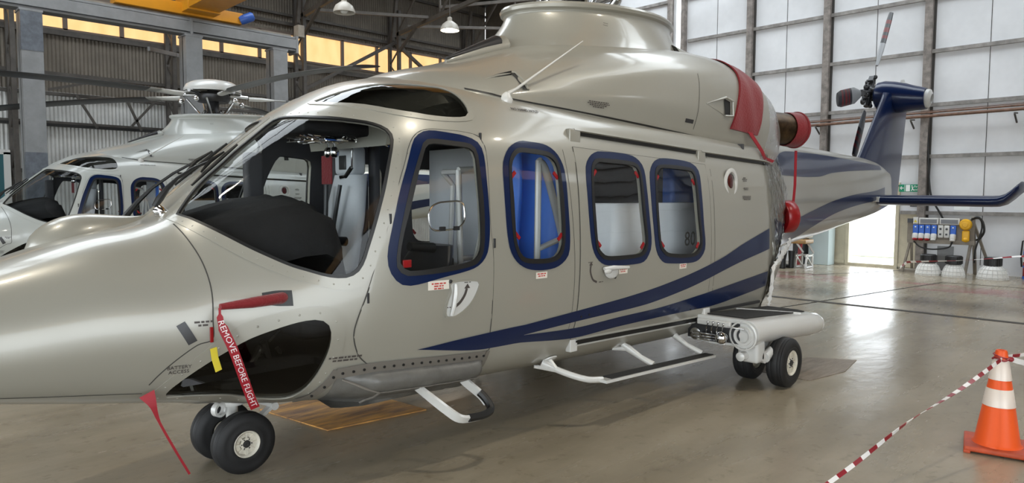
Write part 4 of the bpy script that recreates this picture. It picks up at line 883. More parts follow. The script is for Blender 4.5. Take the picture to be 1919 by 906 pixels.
m=MB(); R=[[(2.28+.09*math.cos(q)+.01*math.sin(z*9),-.72+.13*math.sin(q)+.02*math.sin(z*5),z) for q in np.linspace(0,2*PI,20)[:-1]] for z in np.linspace(.85,2.05,16)]; m.loft(R); R=[[(2.10+.05*math.cos(q),-.45+.1*math.sin(q)+.02*math.sin(z*6),z) for q in np.linspace(0,2*PI,20)[:-1]] for z in np.linspace(.85,2.05,12)]; m.loft(R); m.build('blue_bag',K['bluefab'],heli)
m=MB(); m.box((2.45,-.80,.8),(4.85,-.74,1.665),.012); wp=m.build('cabin_liner',K['wpanel'],heli,label='white panel standing inside the rear cabin windows')
m=MB(); text_on(m,'80',.20,(4.17,-.803,1.31),(0,-1,0)); m.build('lettering',K['strip'],wp)
m=MB(); m.box((4.33,-.5,1.55),(4.8,.8,2.05),.05); m.build('blue_pack',K['bluefab'],heli)
m=MB(); m.box((2.5,-.4,1.60),(4.3,-.36,2.2)); m.build('shade_sheet',K['black'],heli)  # black sheet added behind the rear windows to darken their upper half
m=MB(); m.box((4.82,-.98,.76),(4.86,.98,2.25)); m.build('bulkhead',K['dark'],heli)
m=MB(); m.box((2.38,-.10,.76),(2.42,.95,2.15)); m.build('partition',K['wpanel'],heli)
# nose bay machinery behind the chin windows
m=MB(); rr=random.Random(5)
for k in range(26):
    x=-.42+rr.random()*.6; y=-.52+rr.random()*.25; z=.68+rr.random()*.25; m.tube([(x,y,z),(x+rr.uniform(-.08,.08),y+rr.uniform(-.06,.06),z+rr.uniform(-.12,.1))],rr.uniform(.006,.022),8)
m.build('pedal_linkage',K['alu'],heli)
EXPO=1.5
# ------------------------------------------------------------------ second helicopter
def copy_tree(o, parent=None):
    c=o.copy(); COL.objects.link(c); c.parent=parent
    for ch in list(o.children): copy_tree(ch,c)
    return c
heli2=copy_tree(heli)
heli2['label']='white helicopter behind the striped one, its rotor blades and hub cap in view'
K['paint2']=mat('paler white paint',(.46,.475,.45),rough=.3,coat=.5,coatr=.06)  # pearl paint made whiter for the helicopter behind
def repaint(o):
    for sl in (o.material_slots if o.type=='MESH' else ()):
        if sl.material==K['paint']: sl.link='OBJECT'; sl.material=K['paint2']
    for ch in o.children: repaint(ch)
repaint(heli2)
heli2.location=(.687,10.32,-.05); heli2.rotation_euler=(0,0,.0457)
for c in heli2.children:
    if 'landing_gear' in c.name: c.location.z+=.05
for k,a in enumerate((262,193,126,38,334)):
    R_=Matrix.Translation((3.4,0,3.8))@Matrix.Rotation(math.radians(a),4,'Z')
    m=MB(); segs=[]
    for r in np.linspace(.7,6.9,26):
        ch=.09 if r<1.1 else (.14 if r<1.5 else .205); th=.045 if r<1.1 else .022; dz=-.0085*(r-.7)**2
        segs.append([R_@Vector((r,ch*math.cos(w)-.03,dz+th*math.sin(w)+.05*math.cos(w)*(.4 if r>1.1 else .2))) for w in np.linspace(0,2*PI,17)[:-1]])
    m.loft(segs[2:]); b=m.build('main_rotor_blade',K['blkblade'],heli2)
    m=MB(); m.loft([[p for p in s] for s in segs[:4]]); m.box((0,0,0),(0,0,0)) if False else None; m.build('blade_root',K['white'],b)
# ------------------------------------------------------------------ things hung on the front helicopter
# red band over the engine vents
def cow_pt(x,v,off):
    r=cowl_ring(x,off); n=len(r); i=v*(n-1); a=int(min(i,n-2)); t=i-a
    return Vector(r[a]).lerp(Vector(r[a+1]),t)
m=MB(); g=[]; rr=random.Random(2)
for j in range(41):
    s=j/40; v=.055+.60*s     # from the port seam over the top
    sh=.42*min(1,s/.38)**1.3 if s<.5 else .42
    xa=4.60+sh*.55; xb=5.14+sh*.35
    g.append([cow_pt(min(xa+(xb-xa)*k/10,6.1),v,.022+.006*math.sin(s*21+k)*(1 if 0<k<10 else 0)) for k in range(11)])
lo=[[p+ (Vector((0,.02,0)) if p.y<-.6 else Vector((0,0,-.02))) for p in r] for r in g]
m.loft([a+b[::-1] for a,b in zip(g,lo)]); ec=m.build('engine_cover',K['red'])
tag(ec,'red fabric band wrapped over the engine cowling','cover')
m=MB(); P=crom([(4.93,-.985,2.40),(5.05,-1.0,2.30),(5.22,-1.0,2.19),(5.30,-.99,2.13),(5.42,-.98,2.115),(5.55,-.97,2.10)],5)
m.loft([[Vector(p)+Vector((-.025,0,-.012)),Vector(p)+Vector((.025,0,.012)),Vector(p)+Vector((.025,.006,.012)),Vector(p)+Vector((-.025,.006,-.012))] for p in P]); m.build('strap',K['ribbon'],ec)
# exhaust cover
o=Vector((5.85,-.62,2.52)); d=Vector((.92,-.30,-.02)).normalized(); M=axisM(o,d)
m=MB(); m.lathe([(.187,.44),(.194,.44),(.20,.52),(.203,.62),(.185,.665),(.11,.70),(.001,.71)],M,40); m.lathe([(.203,.60),(.214,.605),(.214,.622),(.20,.63)],M,40); xc=m.build('exhaust_cover',K['red']); tag(xc,'red fabric cap pushed over the brown engine exhaust','cover')
m=MB(); e=M@Vector((0,0,.62)); s=e+Vector((.02,0,-.24)); P=[s,s+Vector((.0,0,-.15)),s+Vector((-.01,-.005,-.40)),s+Vector((-.03,0,-.62))]
m.loft([[p+Vector((-.022,0,0)),p+Vector((.022,-.01,0)),p+Vector((.022,-.006,0)),p+Vector((-.022,.004,0))] for p in P]); m.build('strap',K['ribbon'],xc)
plug_c=P[-1]
m=MB(); M=axisM(plug_c+Vector((-.02,.06,-.16)),(.9,-.45,.05)); m.lathe([(.001,-.09),(.15,-.09),(.165,-.07),(.165,.05),(.15,.07),(.001,.075)],M@Matrix.Scale(1.18,4,(0,1,0)),36); pg_=m.build('intake_plug',K['redgloss']); tag(pg_,'round red plug hanging from a strap below the exhaust','plug')
# pitot cover with its streamer
def ribbon_strip(P, w, wid=(1,0,0), th=.0015, m=None):
    m=m or MB(); wd=Vector(wid).normalized(); g=[]
    for i,p in enumerate(P):
        a=Vector(P[max(i-1,0)]); b=Vector(P[min(i+1,len(P)-1)]); t=(b-a).normalized(); q=(wd-t*wd.dot(t)).normalized(); n=t.cross(q)
        ww=w[i] if hasattr(w,'__len__') else w; p=Vector(p); g.append([p-q*ww/2+n*th,p+q*ww/2+n*th,p+q*ww/2-n*th,p-q*ww/2-n*th])
    m.loft(g); return m
m=MB(); p0=side(-.01,1.165,.03); p1=Vector((-.36,-.90,1.165)); 
m.tube([p0+Vector((.02,.02,.0)),p0,p0.lerp(p1,.5)+Vector((0,-.01,.0)),p1],[.028,.032,.028,.016],12); pc=m.build('pitot_cover',K['red']); tag(pc,'red fabric sleeve over the pitot tube, with a printed streamer hanging down','cover')
m=MB(); q=side(-.005,1.165,.0); g=[(-.085,1.125),(.035,1.125),(.035,1.205),(-.085,1.205)]
m2=MB(); band(m2,[(-.095,1.198),(-.02,1.207),(.045,1.205)],[(-.095,1.138),(-.02,1.125),(.045,1.122)],.006,10,3); m2.build('pitot_plate',K['seal'],heli)
P=[Vector(p) for p in crom([(-.365,-.905,1.16),(-.36,-.91,1.08),(-.31,-.92,.95),(-.255,-.90,.80),(-.20,-.87,.66),(-.17,-.85,.60)],5)]
st=ribbon_strip(P,[.012]*3+[.03]*3+[.046]*(len(P)-6),(.8,-.35,.4)).build('streamer',K['ribbon'],pc)
m=MB(); txt='REMOVE BEFORE FLIGHT'; vs,fs=text_mesh(txt,.040,'LEFT',.0003); X=max(v.x for v in vs)
L=[0]
for a,b in zip(P[4:],P[5:]): L.append(L[-1]+(b-a).length)
out=[]
for v in vs:
    s=(v.x/X)*L[-1]*.97; i=max(0,min(len(L)-2,int(np.searchsorted(L,s))-1)); t=(s-L[i])/(L[i+1]-L[i]); a=P[4+i]; b=P[5+i]; p=a.lerp(b,t); tt=(b-a).normalized(); q=Vector((.8,-.35,.4)); q=(q-tt*q.dot(tt)).normalized(); n=tt.cross(q); n=n if n.y<0 else -n
    out.append(p+q*(v.y*1.0)+n*(.0028+v.z))
m.add(out,fs); m.build('lettering',K['txtw'],st,smooth=False)
# streamer from under the nose, down to the floor
P=[Vector(p) for p in crom([(-.62,-.60,.715),(-.60,-.62,.66),(-.57,-.62,.56),(-.50,-.62,.40),(-.43,-.62,.25)],5)]
fl=ribbon_strip(P,[.075,.07,.062,.055,.046,.038,.03,.024,.02,.016]+[.012]*(len(P)-10),(.6,-.1,.7)).build('warning_streamer',K['ribbon']); tag(fl,'thin red streamer hanging from under the nose in front of the nose wheels','streamer')
m=MB(); p=side(-.335,1.0,.004); m.box((p.x-.008,p.y-.006,.955),(p.x+.008,p.y+.004,1.035),.002); fl2=m.build('red_tab',K['redgloss'],heli)
P=[side(-.325,.925,.010),side(-.315,.87,.014),side(-.29,.80,.02)]
tg=ribbon_strip(P,.035,(.8,0,.3)).build('paper_tag',K['yellowtag']); tag(tg,'small yellow tag stuck on the frame of the chin window','tag')
# clear film around the tail cone
m=MB(); g=[]; rr=random.Random(6)
for i,x in enumerate(np.linspace(5.19,6.35,26)):
    h=hull_half(x,4); r=[]
    for j,(y,z) in enumerate(h[6:27]): r.append((x,-y-.02-.012*math.sin(x*23+j*1.9)-.008*math.sin(x*51-j*3.1),z))
    g.append(r)
m.loft(g,cap=False,ring_closed=False); fm=m.build('plastic_film',K['film']); tag(fm,'crinkled clear plastic film wrapped round the tail cone','film')
def foilstrip(P,w):
    m=MB(); L=[];Q=[]
    P=crom(P,5)
    for k,p in enumerate(P):
        a=np.array(P[max(k-1,0)]); e=np.array(P[min(k+1,len(P)-1)]); t=e-a; n=np.array([t[2],0,-t[0]]); n=n/(np.linalg.norm(n)+1e-9)
        r=.012*math.sin(k*2.3); L.append([Vector(p)+Vector(n*w/2)+Vector((0,-.012+r,0)),Vector(p)+Vector((0,-.028+r*.5,0)),Vector(p)-Vector(n*w/2)+Vector((0,-.01-r,0))])
    m.loft(L,cap=False,ring_closed=False); return m
foilstrip([(5.13,-1.14,.60),(5.17,-1.15,.78),(5.20,-1.15,.98),(5.30,-1.14,1.04)],.055).build('foil_edge',K['foil'],fm,label='white foil edge of the wrapping')
foilstrip([(5.30,-1.14,1.02),(5.6,-1.06,1.10),(5.95,-.96,1.17),(6.2,-.88,1.22)],.085).build('foil_edge',K['foil'],fm,label='white foil edge of the wrapping')
m=MB(); L=[]
for t in np.linspace(0,1,16):
    a=Vector((5.18,-1.12,.62)).lerp(Vector((5.24,-1.13,1.0)),t); e=Vector((5.36,-1.04,.66)).lerp(Vector((6.05,-.92,1.14)),t**1.1); L.append([a.lerp(e,u)+Vector((0,.006*math.sin(u*40),0)) for u in np.linspace(0,1,14)])
m.loft(L,cap=False,ring_closed=False); m.build('ribbed_sheet',K['alu'],fm)
# ------------------------------------------------------------------ hangar materials
def floor_mat():
    m=mat('sealed concrete',(.34,.30,.235),rough=.3); nt=m.node_tree; b=nt.nodes['Principled BSDF']; L=nt.links.new
    N=nt.nodes.new
    tc=N('ShaderNodeTexCoord'); 
    def noise(sc,det=5,stretch=(1,1,1),rough=.6):
        mp=N('ShaderNodeMapping'); mp.inputs['Scale'].default_value=stretch; L(tc.outputs['Object'],mp.inputs[0]); n=N('ShaderNodeTexNoise'); n.inputs['Scale'].default_value=sc; n.inputs['Detail'].default_value=det; n.inputs['Roughness'].default_value=rough; L(mp.outputs[0],n.inputs['Vector']); return n.outputs['Fac']
    def ramp(f,a,b_,ca,cb):
        r=N('ShaderNodeValToRGB'); r.color_ramp.elements[0].position=a; r.color_ramp.elements[1].position=b_; r.color_ramp.elements[0].color=(*ca,1); r.color_ramp.elements[1].color=(*cb,1); L(f,r.inputs[0]); return r.outputs[0]
    def mth(op,a,b_=None):
        q=N('ShaderNodeMath'); q.operation=op
        for i,v in enumerate((a,b_)):
            if v is None: continue
            if isinstance(v,(int,float)): q.inputs[i].default_value=v
            else: L(v,q.inputs[i])
        q.use_clamp=True if op in('MULTIPLY',) else False
        return q.outputs[0]
    def mixc(f,a,b_,mode='MIX'):
        x=N('ShaderNodeMix'); x.data_type='RGBA'; x.blend_type=mode
        if isinstance(f,(int,float)): x.inputs[0].default_value=f
        else: L(f,x.inputs[0])
        for i,v in ((6,a),(7,b_)):
            if isinstance(v,tuple): x.inputs[i].default_value=(*v,1)
            else: L(v,x.inputs[i])
        return x.outputs[2]
    base=ramp(noise(.55,6),.3,.7,(.255,.215,.15),(.37,.325,.25))
    streak=ramp(noise(1.1,6,(.35,1.4,1)),.38,.62,(.72,.70,.66),(1.08,1.06,1.03)); base=mixc(.7,base,streak,'MULTIPLY')
    speck=ramp(noise(9,4),.32,.42,(.5,.45,.38),(1,1,1)); base=mixc(.35,base,speck,'MULTIPLY')
    # worn red paint bands towards the door wall
    sp=N('ShaderNodeSeparateXYZ'); L(tc.outputs['Object'],sp.inputs[0])
    inx=mth('MULTIPLY',mth('GREATER_THAN',sp.outputs[0],12.7),mth('LESS_THAN',sp.outputs[0],13.9))
    wear=ramp(noise(2.2,6,(1,.5,1)),.42,.60,(0,0,0),(.55,.55,.55)); base=mixc(mth('MULTIPLY',inx,wear),base,(.30,.05,.08))
    L(base,b.inputs['Base Color'])
    rg=N('ShaderNodeMapRange'); rg.inputs['From Min'].default_value=.3; rg.inputs['From Max'].default_value=.7; rg.inputs['To Min'].default_value=.16; rg.inputs['To Max'].default_value=.34; L(noise(1.6,6,(.3,1.5,1)),rg.inputs[0]); L(rg.outputs[0],b.inputs['Roughness'])
    bp=N('ShaderNodeBump'); bp.inputs['Strength'].default_value=.12; bp.inputs['Distance'].default_value=.02; L(noise(5,4,(1,1.6,1)),bp.inputs['Height']); L(bp.outputs[0],b.inputs['Normal'])
    b.inputs['Specular IOR Level'].default_value=.55
    return m
K['floor']=floor_mat()
K['corrL']=mat('pale corrugated sheet',(.62,.62,.60),rough=.55,vary=.3,vscale=1.2)
K['corrU']=mat('brown corrugated sheet',(.17,.145,.115),rough=.6,vary=.3,vscale=1.5)
K['steel']=mat('dark painted steel',(.085,.075,.066),rough=.55,vary=.4,vscale=4)
K['greysteel']=mat('grey painted steel',(.24,.245,.25),rough=.5,vary=.2,vscale=3)
K['patchsteel']=mat('peeling blue grey paint',(.13,.145,.17),rough=.5,vary=.35,vscale=9)
K['amber']=mat('frosted amber glazing',(.3,.2,.1),rough=.6)
def amber():
    m=K['amber']; nt=m.node_tree; b=nt.nodes['Principled BSDF']; tc=nt.nodes.new('ShaderNodeTexCoord'); n=nt.nodes.new('ShaderNodeTexNoise'); n.inputs['Scale'].default_value=1.3; n.inputs['Detail'].default_value=7
    mp=nt.nodes.new('ShaderNodeMapping'); mp.inputs['Scale'].default_value=(3,1,1.2); nt.links.new(tc.outputs['Object'],mp.inputs[0]); nt.links.new(mp.outputs[0],n.inputs['Vector'])
    r=nt.nodes.new('ShaderNodeValToRGB'); r.color_ramp.elements[0].position=.3; r.color_ramp.elements[0].color=(.92,.50,.19,1); r.color_ramp.elements[1].position=.62; r.color_ramp.elements[1].color=(1,.62,.27,1)
    nt.links.new(n.outputs['Fac'],r.inputs[0]); nt.links.new(r.outputs[0],b.inputs['Emission Color']); b.inputs['Emission Strength'].default_value=.42
amber()
K['mullion']=mat('brown window bar',(.16,.12,.095),rough=.6)
K['crane']=mat('orange yellow crane paint',(.62,.26,.012),rough=.4,vary=.12,vscale=2)
K['motor']=mat('blue motor',(.03,.10,.40),rough=.35)
K['truss']=mat('brown grey truss steel',(.12,.105,.09),rough=.55,vary=.4,vscale=4)
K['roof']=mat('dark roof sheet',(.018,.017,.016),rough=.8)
K['wallR']=mat('off white wall sheet',(.73,.74,.76),rough=.6,vary=.14,vscale=.8,rvary=.05)
K['wallU']=mat('brown wall sheet',(.20,.18,.15),rough=.6,vary=.2,vscale=1)
K['girt']=mat('grimy grey girt',(.33,.31,.29),rough=.6,vary=.45,vscale=5)
K['post']=mat('grimy brown post',(.30,.265,.24),rough=.65,vary=.5,vscale=7)
K['cream']=mat('cream painted boards',(.62,.56,.42),rough=.55,vary=.2,vscale=3)
K['pipe']=mat('rusty pipe',(.22,.12,.08),rough=.6,vary=.5,vscale=8)
K['shade']=mat('enamel lamp shade',(.42,.39,.34),rough=.35)
K['ply']=mat('stained plywood',(.85,.44,.10),rough=.45,c2=(.20,.10,.05),vary=.6,vscale=1.6,stretch=(1.2,7,1),bump=.2,bscale=20)
K['woodgrey']=mat('worn floor board',(.30,.24,.18),rough=.5,vary=.45,vscale=4,stretch=(1,6,1))
K['orange']=mat('orange cone rubber',(.80,.10,.015),rough=.4)
K['reflex']=mat('cream reflective sleeve',(.78,.68,.60),rough=.3)
K['orangebase']=mat('worn orange cone base',(.55,.075,.02),rough=.55,vary=.35,vscale=8)
K['tapeW']=mat('white barrier tape',(.75,.72,.70),rough=.4)
K['tapeR']=mat('red barrier tape',(.24,.012,.02),rough=.4)
K['green']=mat('green sign',(.0,.26,.13),rough=.5)
K['signw']=mat('white sign print',(.85,.88,.86),rough=.5)
K['sockblue']=mat('blue socket lid',(.02,.12,.55),rough=.35)
K['sockgrey']=mat('pale grey plastic',(.62,.62,.60),rough=.4)
K['sockdark']=mat('smoked breaker cover',(.09,.09,.10),rough=.25)
K['yellow']=mat('yellow plastic',(.75,.40,.01),rough=.35)
K['board']=mat('grey brown timber',(.27,.235,.19),rough=.6,vary=.3,vscale=6)
K['whiteplastic']=mat('white basket mesh',(.72,.71,.68),rough=.5,bump=.6,bscale=60)
K['locker']=mat('pale blue metal door',(.55,.66,.68),rough=.4)
K['teal']=mat('teal door',(.02,.10,.12),rough=.4)
K['wood2']=mat('varnished plywood seat',(.45,.26,.09),rough=.4,vary=.3,vscale=6)
# ------------------------------------------------------------------ hangar shell
XF,XB,YL,YR=-13.0,16.7,15.9,-13.0
def slab(name,mt,a,b): 
    m=MB(); m.box(a,b); return struct(m.build(name,mt,smooth=False))
slab('floor',K['floor'],(XF-12,YR-.5,-.2),(XB+8,YL+.5,0))
# left wall: corrugated sheet, windows left open as a band; wall, columns, crane, two lamps scaled about the camera
def corr(m, x0,x1,y,z0,z1,pitch=.0762,amp=.011,n=8):
    xs=np.arange(x0,x1+1e-6,pitch/n); a=[]
    top=[(x,y+amp*math.sin(2*PI*x/pitch),z1) for x in xs]; bot=[(x,y+amp*math.sin(2*PI*x/pitch),z0) for x in xs]
    k=len(xs); m.add(bot+top,[(i,i+1,k+i+1,k+i) for i in range(k-1)])
m=MB(); m.cur=0; corr(m,-7,XB,YL,0,4.25,.086,.015); m.cur=1; corr(m,-7,XB,YL,4.25,5.78,.086,.015)
corr(m,-7,XB,YL,6.73,11,.086,.015); m.box((-7,YL,6.63),(8.85,YL+.02,6.8)); m.box((8.85,YL,5.76),(XB,YL+.02,5.93))
m.cur=1; m.box((XF,YL,0),(-7,YL+.1,11)); m.box((-7.2,YL+.25,0),(XB,YL+.35,5.7)); m.box((-7.2,YL+.25,6.85),(XB,YL+.35,11)); m.box((XF,YL+.3,5.6),(-6.4,YL+.35,6.9))
w=struct(m.build('wall_left',[K['corrL'],K['corrU']])) 
bars=[-6.46,-5.1,-3.74,-2.38,-1.02,.34,1.48,2.63,3.9,5.06,6.48,7.61,8.99,10.4,11.72,13.12,14.46,15.7,16.68]
for i,(a,b) in enumerate(zip(bars,bars[1:])):
    z0=5.82 if b<9.2 and a<8.9 else 5.92; z1=6.63 if a<8.9 else 6.73
    m=MB(); m.box((a+.05,YL+.03,z0),(b-.05,YL+.05,z1)); o=struct(m.build('window_%d'%(i+1),K['amber'],smooth=False))
    m=MB()
    m.box((a-.05,YL-.03,z0-.03),(a+.05,YL+.06,z1+.03)); m.box((a,YL-.03,z0-.06),(b,YL+.06,z0)); m.box((a,YL-.03,z1),(b,YL+.06,z1+.06))
    struct(m.build('window_frame',K['mullion'],o,smooth=False))
ti=[0]
def trim(mt, p, q, w, h, m=None):
    ti[0]+=1; m=MB(); m.beam(p,q,w,h); return struct(m.build('trim_%d'%ti[0],mt,smooth=False))
for z,h in ((5.69,.13),(4.68,.08),(4.19,.08),(3.47,.10),(6.94,.10),(7.2,.07),(8.6,.08),(2.3,.09),(1.1,.09)): trim(K['steel'],(XF,YL-.07,z),(XB,YL-.07,z),.09,h)
trim(K['seal'],(XF,YL-.16,3.42),(XB,YL-.16,3.42),.055,.07)
# lattice wall posts
for k,x in enumerate((-5.33,-2.04,1.42,4.94,8.68,12.14,15.43)):
    m=MB(); 
    for y in (YL-.17,YL-.70): m.beam((x,y,0),(x,y,7.9 if k>3 else 7.0),.11,.10,(1,0,0))
    z=.4
    while z<6.8: m.beam((x,YL-.17,z),(x,YL-.70,z+.48),.04,.04); m.beam((x,YL-.70,z+.48),(x,YL-.17,z+.96),.04,.04); z+=.96
    o=m.build('wall_post',K['steel'],smooth=False); tag(o,['lattice steel wall post far along the corrugated wall, out of view','lattice steel wall post out of view left of the grey columns','lattice steel post beside the leftmost grey column','lattice steel post beside the column behind the white rotor hub','lattice steel post at the end of the grey crane beam','lattice steel post below the lit lamp, amid the amber windows','lattice steel post in the far corner'][k],'post','lattice posts along the corrugated wall')
for a,b in (((8.74,15.4,4.93),(12.14,15.4,6.89)),((12.26,15.4,6.8),(14.3,15.4,5.55)),((14.3,15.4,5.55),(15.4,15.4,4.76))): trim(K['steel'],a,b,.10,.10)
for a,b in (((2.16,15.56,4.25),(3.52,15.56,4.65)),((3.98,15.56,3.51),(4.66,15.56,4.31)),((2.73,15.56,4.19),(3.18,15.56,3.4)),((3.86,15.56,4.19),(4.2,15.56,3.4))): trim(K['steel'],a,b,.055,.055)
# grey crane columns with the beam they carry
for k,x in enumerate((1.42,4.68,6.87)):
    m=MB(); y=13.29; m.box((x-.19,y-.02,0),(x+.19,y+.02,5.53)); m.box((x-.19,y-.22,0),(x-.15,y+.22,5.53)); m.box((x+.15,y-.22,0),(x+.19,y+.22,5.53)); m.box((x-.21,y-.24,5.51),(x+.21,y+.24,5.555))
    # closed face plate seen from the hangar floor
    m.box((x-.192,y-.235,0),(x+.192,y-.215,5.51)); m.cur=1
    m.box((x-.194,y-.238,1.0),(x+.194,y-.10,2.6))
    if k==0: m.box((x-.194,y-.242,4.7),(x+.196,y-.10,5.50))
    o=m.build('crane_column',[K['greysteel'],K['patchsteel']],smooth=False); tag(o,['grey steel column with peeling blue-grey patches, leftmost','grey steel column behind the white rotor hub','grey steel column nearest the end of the crane beam'][k],'column','grey crane columns')
m=MB(); m.box((-7,13.27,5.56),(7.38,13.30,5.93)); m.box((-7,13.10,5.88),(7.38,13.47,5.93)); m.box((-7,13.10,5.56),(7.38,13.47,5.60))
m.box((-7,13.06,5.62),(7.38,13.09,5.86)); m.box((4.60,13.05,5.56),(4.66,13.46,5.93)); m.box((7.32,13.05,5.5),(7.38,13.52,5.95)); 
o=m.build('runway_beam',K['greysteel'],smooth=False); tag(o,'long grey steel beam carried by the grey columns','beam')
m=MB(); m.box((-7,13.24,5.93),(7.26,13.34,6.0)); o2=m.build('rail',K['board'],o,smooth=False)
m=MB(); m.box((7.38,13.06,5.95),(7.56,13.3,6.26)); m.build('buffer_block',K['board'],o,smooth=False)
# yellow overhead crane
cr=thing('overhead_crane','orange-yellow overhead crane running on the grey beam','crane',(4.6,13.3,6.01))
def sub(m,name,mt,par,**k): 
    o=m.build(name,mt,par,**k); o.matrix_parent_inverse=Matrix.Translation(par.location).inverted(); return o
m=MB(); m.box((3.01,13.09,6.01),(5.9,13.49,6.28),.01); sub(m,'end_carriage',K['crane'],cr)
m=MB(); m.box((4.45,-6,6.10),(5.17,13.06,6.97),.01); m.box((4.38,-6,6.95),(5.23,13.06,6.99)); m.box((4.43,12.7,6.06),(5.19,13.5,6.92),.01); sub(m,'bridge_girder',K['crane'],cr)
m=MB(); m.lathe([(.10,-.18),(.115,-.11),(.115,.13),(.08,.18)],axisM((5.99,13.06,6.17),(.6,-.3,.3)),20,cap=True); m.box((5.86,13.0,6.07),(5.97,13.18,6.24),.02); sub(m,'drive_motor',K['motor'],cr)
# struts from wall posts to columns
for x in (0.0,3.98,7.04): trim(K['greysteel'],(x,14.08,5.27),(x+1.13,15.33,5.44),.06,.10)
# roof: dark sheets pitched up from the left wall, trusses
zr_=lambda y:8.9+(YL+.4-abs(y))*3.4/(YL+.4)
m=MB()
# sheets with gaps added to brighten the parked machine behind and the door wall
for a,b,x0,x1 in ((YL+.4,12.5,XF,XB+.3),(12.5,8,XF,-4),(12.5,8,9,11.3),(8,0,XF,11.3),(0,-12,XF,11.3),(12.5,0,15.6,XB+.3),(0,-12,15.6,XB+.3),(-12,YR-.9,XF,XB+.3)):
    za,zb=zr_(a),zr_(b); m.add([(x0,a,za),(x1,a,za),(x1,b,zb),(x0,b,zb),(x0,a,za+.1),(x1,a,za+.1),(x1,b,zb+.1),(x0,b,zb+.1)],[(0,1,2,3),(7,6,5,4),(0,4,5,1),(1,5,6,2),(2,6,7,3),(3,7,4,0)])
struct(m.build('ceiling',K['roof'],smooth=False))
for k,x in enumerate((-2.04,1.42,4.94,8.68,12.14,15.43)):
    m=MB(); ys=[15.3,13.0,10.8,8.4,5.5,2.5,0,-3,-6,-9,-12.5]
    zb=lambda y:7.12+.10*(15.3-abs(y)); zt=lambda y:zr_(y)-.12
    for a,b in zip(ys,ys[1:]):
        m.beam((x,a,zb(a)),(x,b,zb(b)),.10,.12); m.beam((x,a,zt(a)),(x,b,zt(b)),.10,.12); m.beam((x,a,zb(a)),(x,b,zt(b)),.055,.055); m.beam((x,b,zb(b)),(x,b,zt(b)),.055,.055)
    m.beam((x,15.3,6.46),(x,14.2,zb(14.2)),.08,.08); m.beam((x,15.6,6.9),(x,15.3,8.5),.10,.10)
    o=m.build('roof_truss',K['truss'],smooth=False); tag(o,['roof truss nearest the open front of the hangar, out of view','roof truss above the leftmost column','roof truss above the yellow crane','roof truss rising from the post at the end of the crane beam','roof truss rising behind the lit lamp','roof truss nearest the white panel wall'][k],'truss','roof trusses')
for y,d in ((13.0,.2),(9.8,.2),(6.0,.2)): trim(K['roof'],(XF,y,zr_(y)-d),(XB,y,zr_(y)-d),.09,.13)
for a,b in (((8.68,13,7.6),(12.14,9.6,8.0)),((12.14,13,7.6),(15.43,9.6,8.0)),((12.14,14.7,7.3),(15.43,13,7.5)),((8.68,14.7,7.2),(12.14,13.6,7.4)),((4.94,14.7,7.2),(8.68,13.6,7.4)),((15.43,13,7.6),(16.4,9.6,8.0))): trim(K['truss'],a,b,.07,.09)
# lamps
def lamp(x,y,z,on,label,s=1.0):
    t=thing('pendant_lamp',label,'lamp',(x,y,z),0,'pendant hangar lamps')
    m=MB(); m.lathe([(.24*s,0),(.235*s,.05*s),(.19*s,.15*s),(.10*s,.22*s),(.06*s,.24*s),(.06*s,.32*s),(.03*s,.34*s),(.001,.34*s)],None,32); m.lathe([(.24*s,0),(.228*s,.005*s),(.18*s,.14*s),(.09*s,.2*s)],None,32); m.build('lamp_shade',K['shade'],t)
    m=MB(); m.tube([(0,0,.33*s),(0,0,1.7)],.012,6); m.build('hanger',K['steel'],t)
    m=MB(); m.sph((0,0,.06),.10,16,9,(1,1,.9)); m.build('bulb',K['bulb_on'] if on else K['sockgrey'],t)
    if on:
        l=bpy.data.lights.new('lamp_light','SPOT'); l.energy=on; l.color=(1,.93,.80); l.shadow_soft_size=.12; l.spot_size=2.6; l.spot_blend=.6; o=bpy.data.objects.new('lamp_light',l); COL.objects.link(o); o.location=(x,y,z-.05)
    return t
K['bulb_on']=mat('lit bulb',(1,1,1),emit=(1,.94,.80),es=40)
lamp(10.72,10.79,6.28,140,'lit round pendant lamp above the pale nose, in front of the dark roof',1.1)
lamp(7.41,10.79,6.16,0,'unlit dusty pendant lamp hanging left of the lit one',1.1)
lamp(1.5,-2.5,6.2,90,'pendant lamp above the front helicopter, out of the picture')
lamp(-2.5,1.5,6.2,90,'pendant lamp above the nose, out of the picture')
lamp(5.5,-5.0,6.2,90,'pendant lamp over the tail side, out of the picture')
# right wall (hangar door leaves) at the tail
m=MB(); X=XB
for a,b in ((YR,1.10),(2.20,7.19),(7.37,13.2)): m.box((X,a,0),(X+.06,b,9.6))
m.cur=1; m.box((X,13.2,0),(X+.06,YL,12.6)); m.box((X-.02,YR,9.6),(X+.1,13.2,12.6)); m.cur=0
m.box((X,1.10,1.98),(X+.06,2.20,9.6)); m.box((X,7.19,0),(X+.06,7.37,2.0)); m.box((X,7.19,8.2),(X+.06,7.37,9.6))
struct(m.build('wall_back',[K['wallR'],K['corrU']],smooth=False))
for y in (9.6,4.95,2.86,.55,-1.75,-4.0,-6.3,-8.6): 
    trim(K['post'],(X-.08,y,0),(X-.08,y,9.4),.16,.16); trim(K['line'],(X-.02,y-.10,0),(X-.02,y-.10,9.4),.05,.05)
for y in (7.52,7.05): trim(K['post'],(X-.06,y,0),(X-.06,y,9.4),.12,.22)
for z in (6.33,5.1,3.87,2.68,1.36,7.6):
    for a,b in ((-13,.47),(.63,2.78),(2.94,4.87),(5.03,6.93),(7.6,13.2)):
        if z==1.36 and a<2<b and a>0: b=1.0
        trim(K['girt'],(X-.04,a,z),(X-.04,b,z),.07,.085)
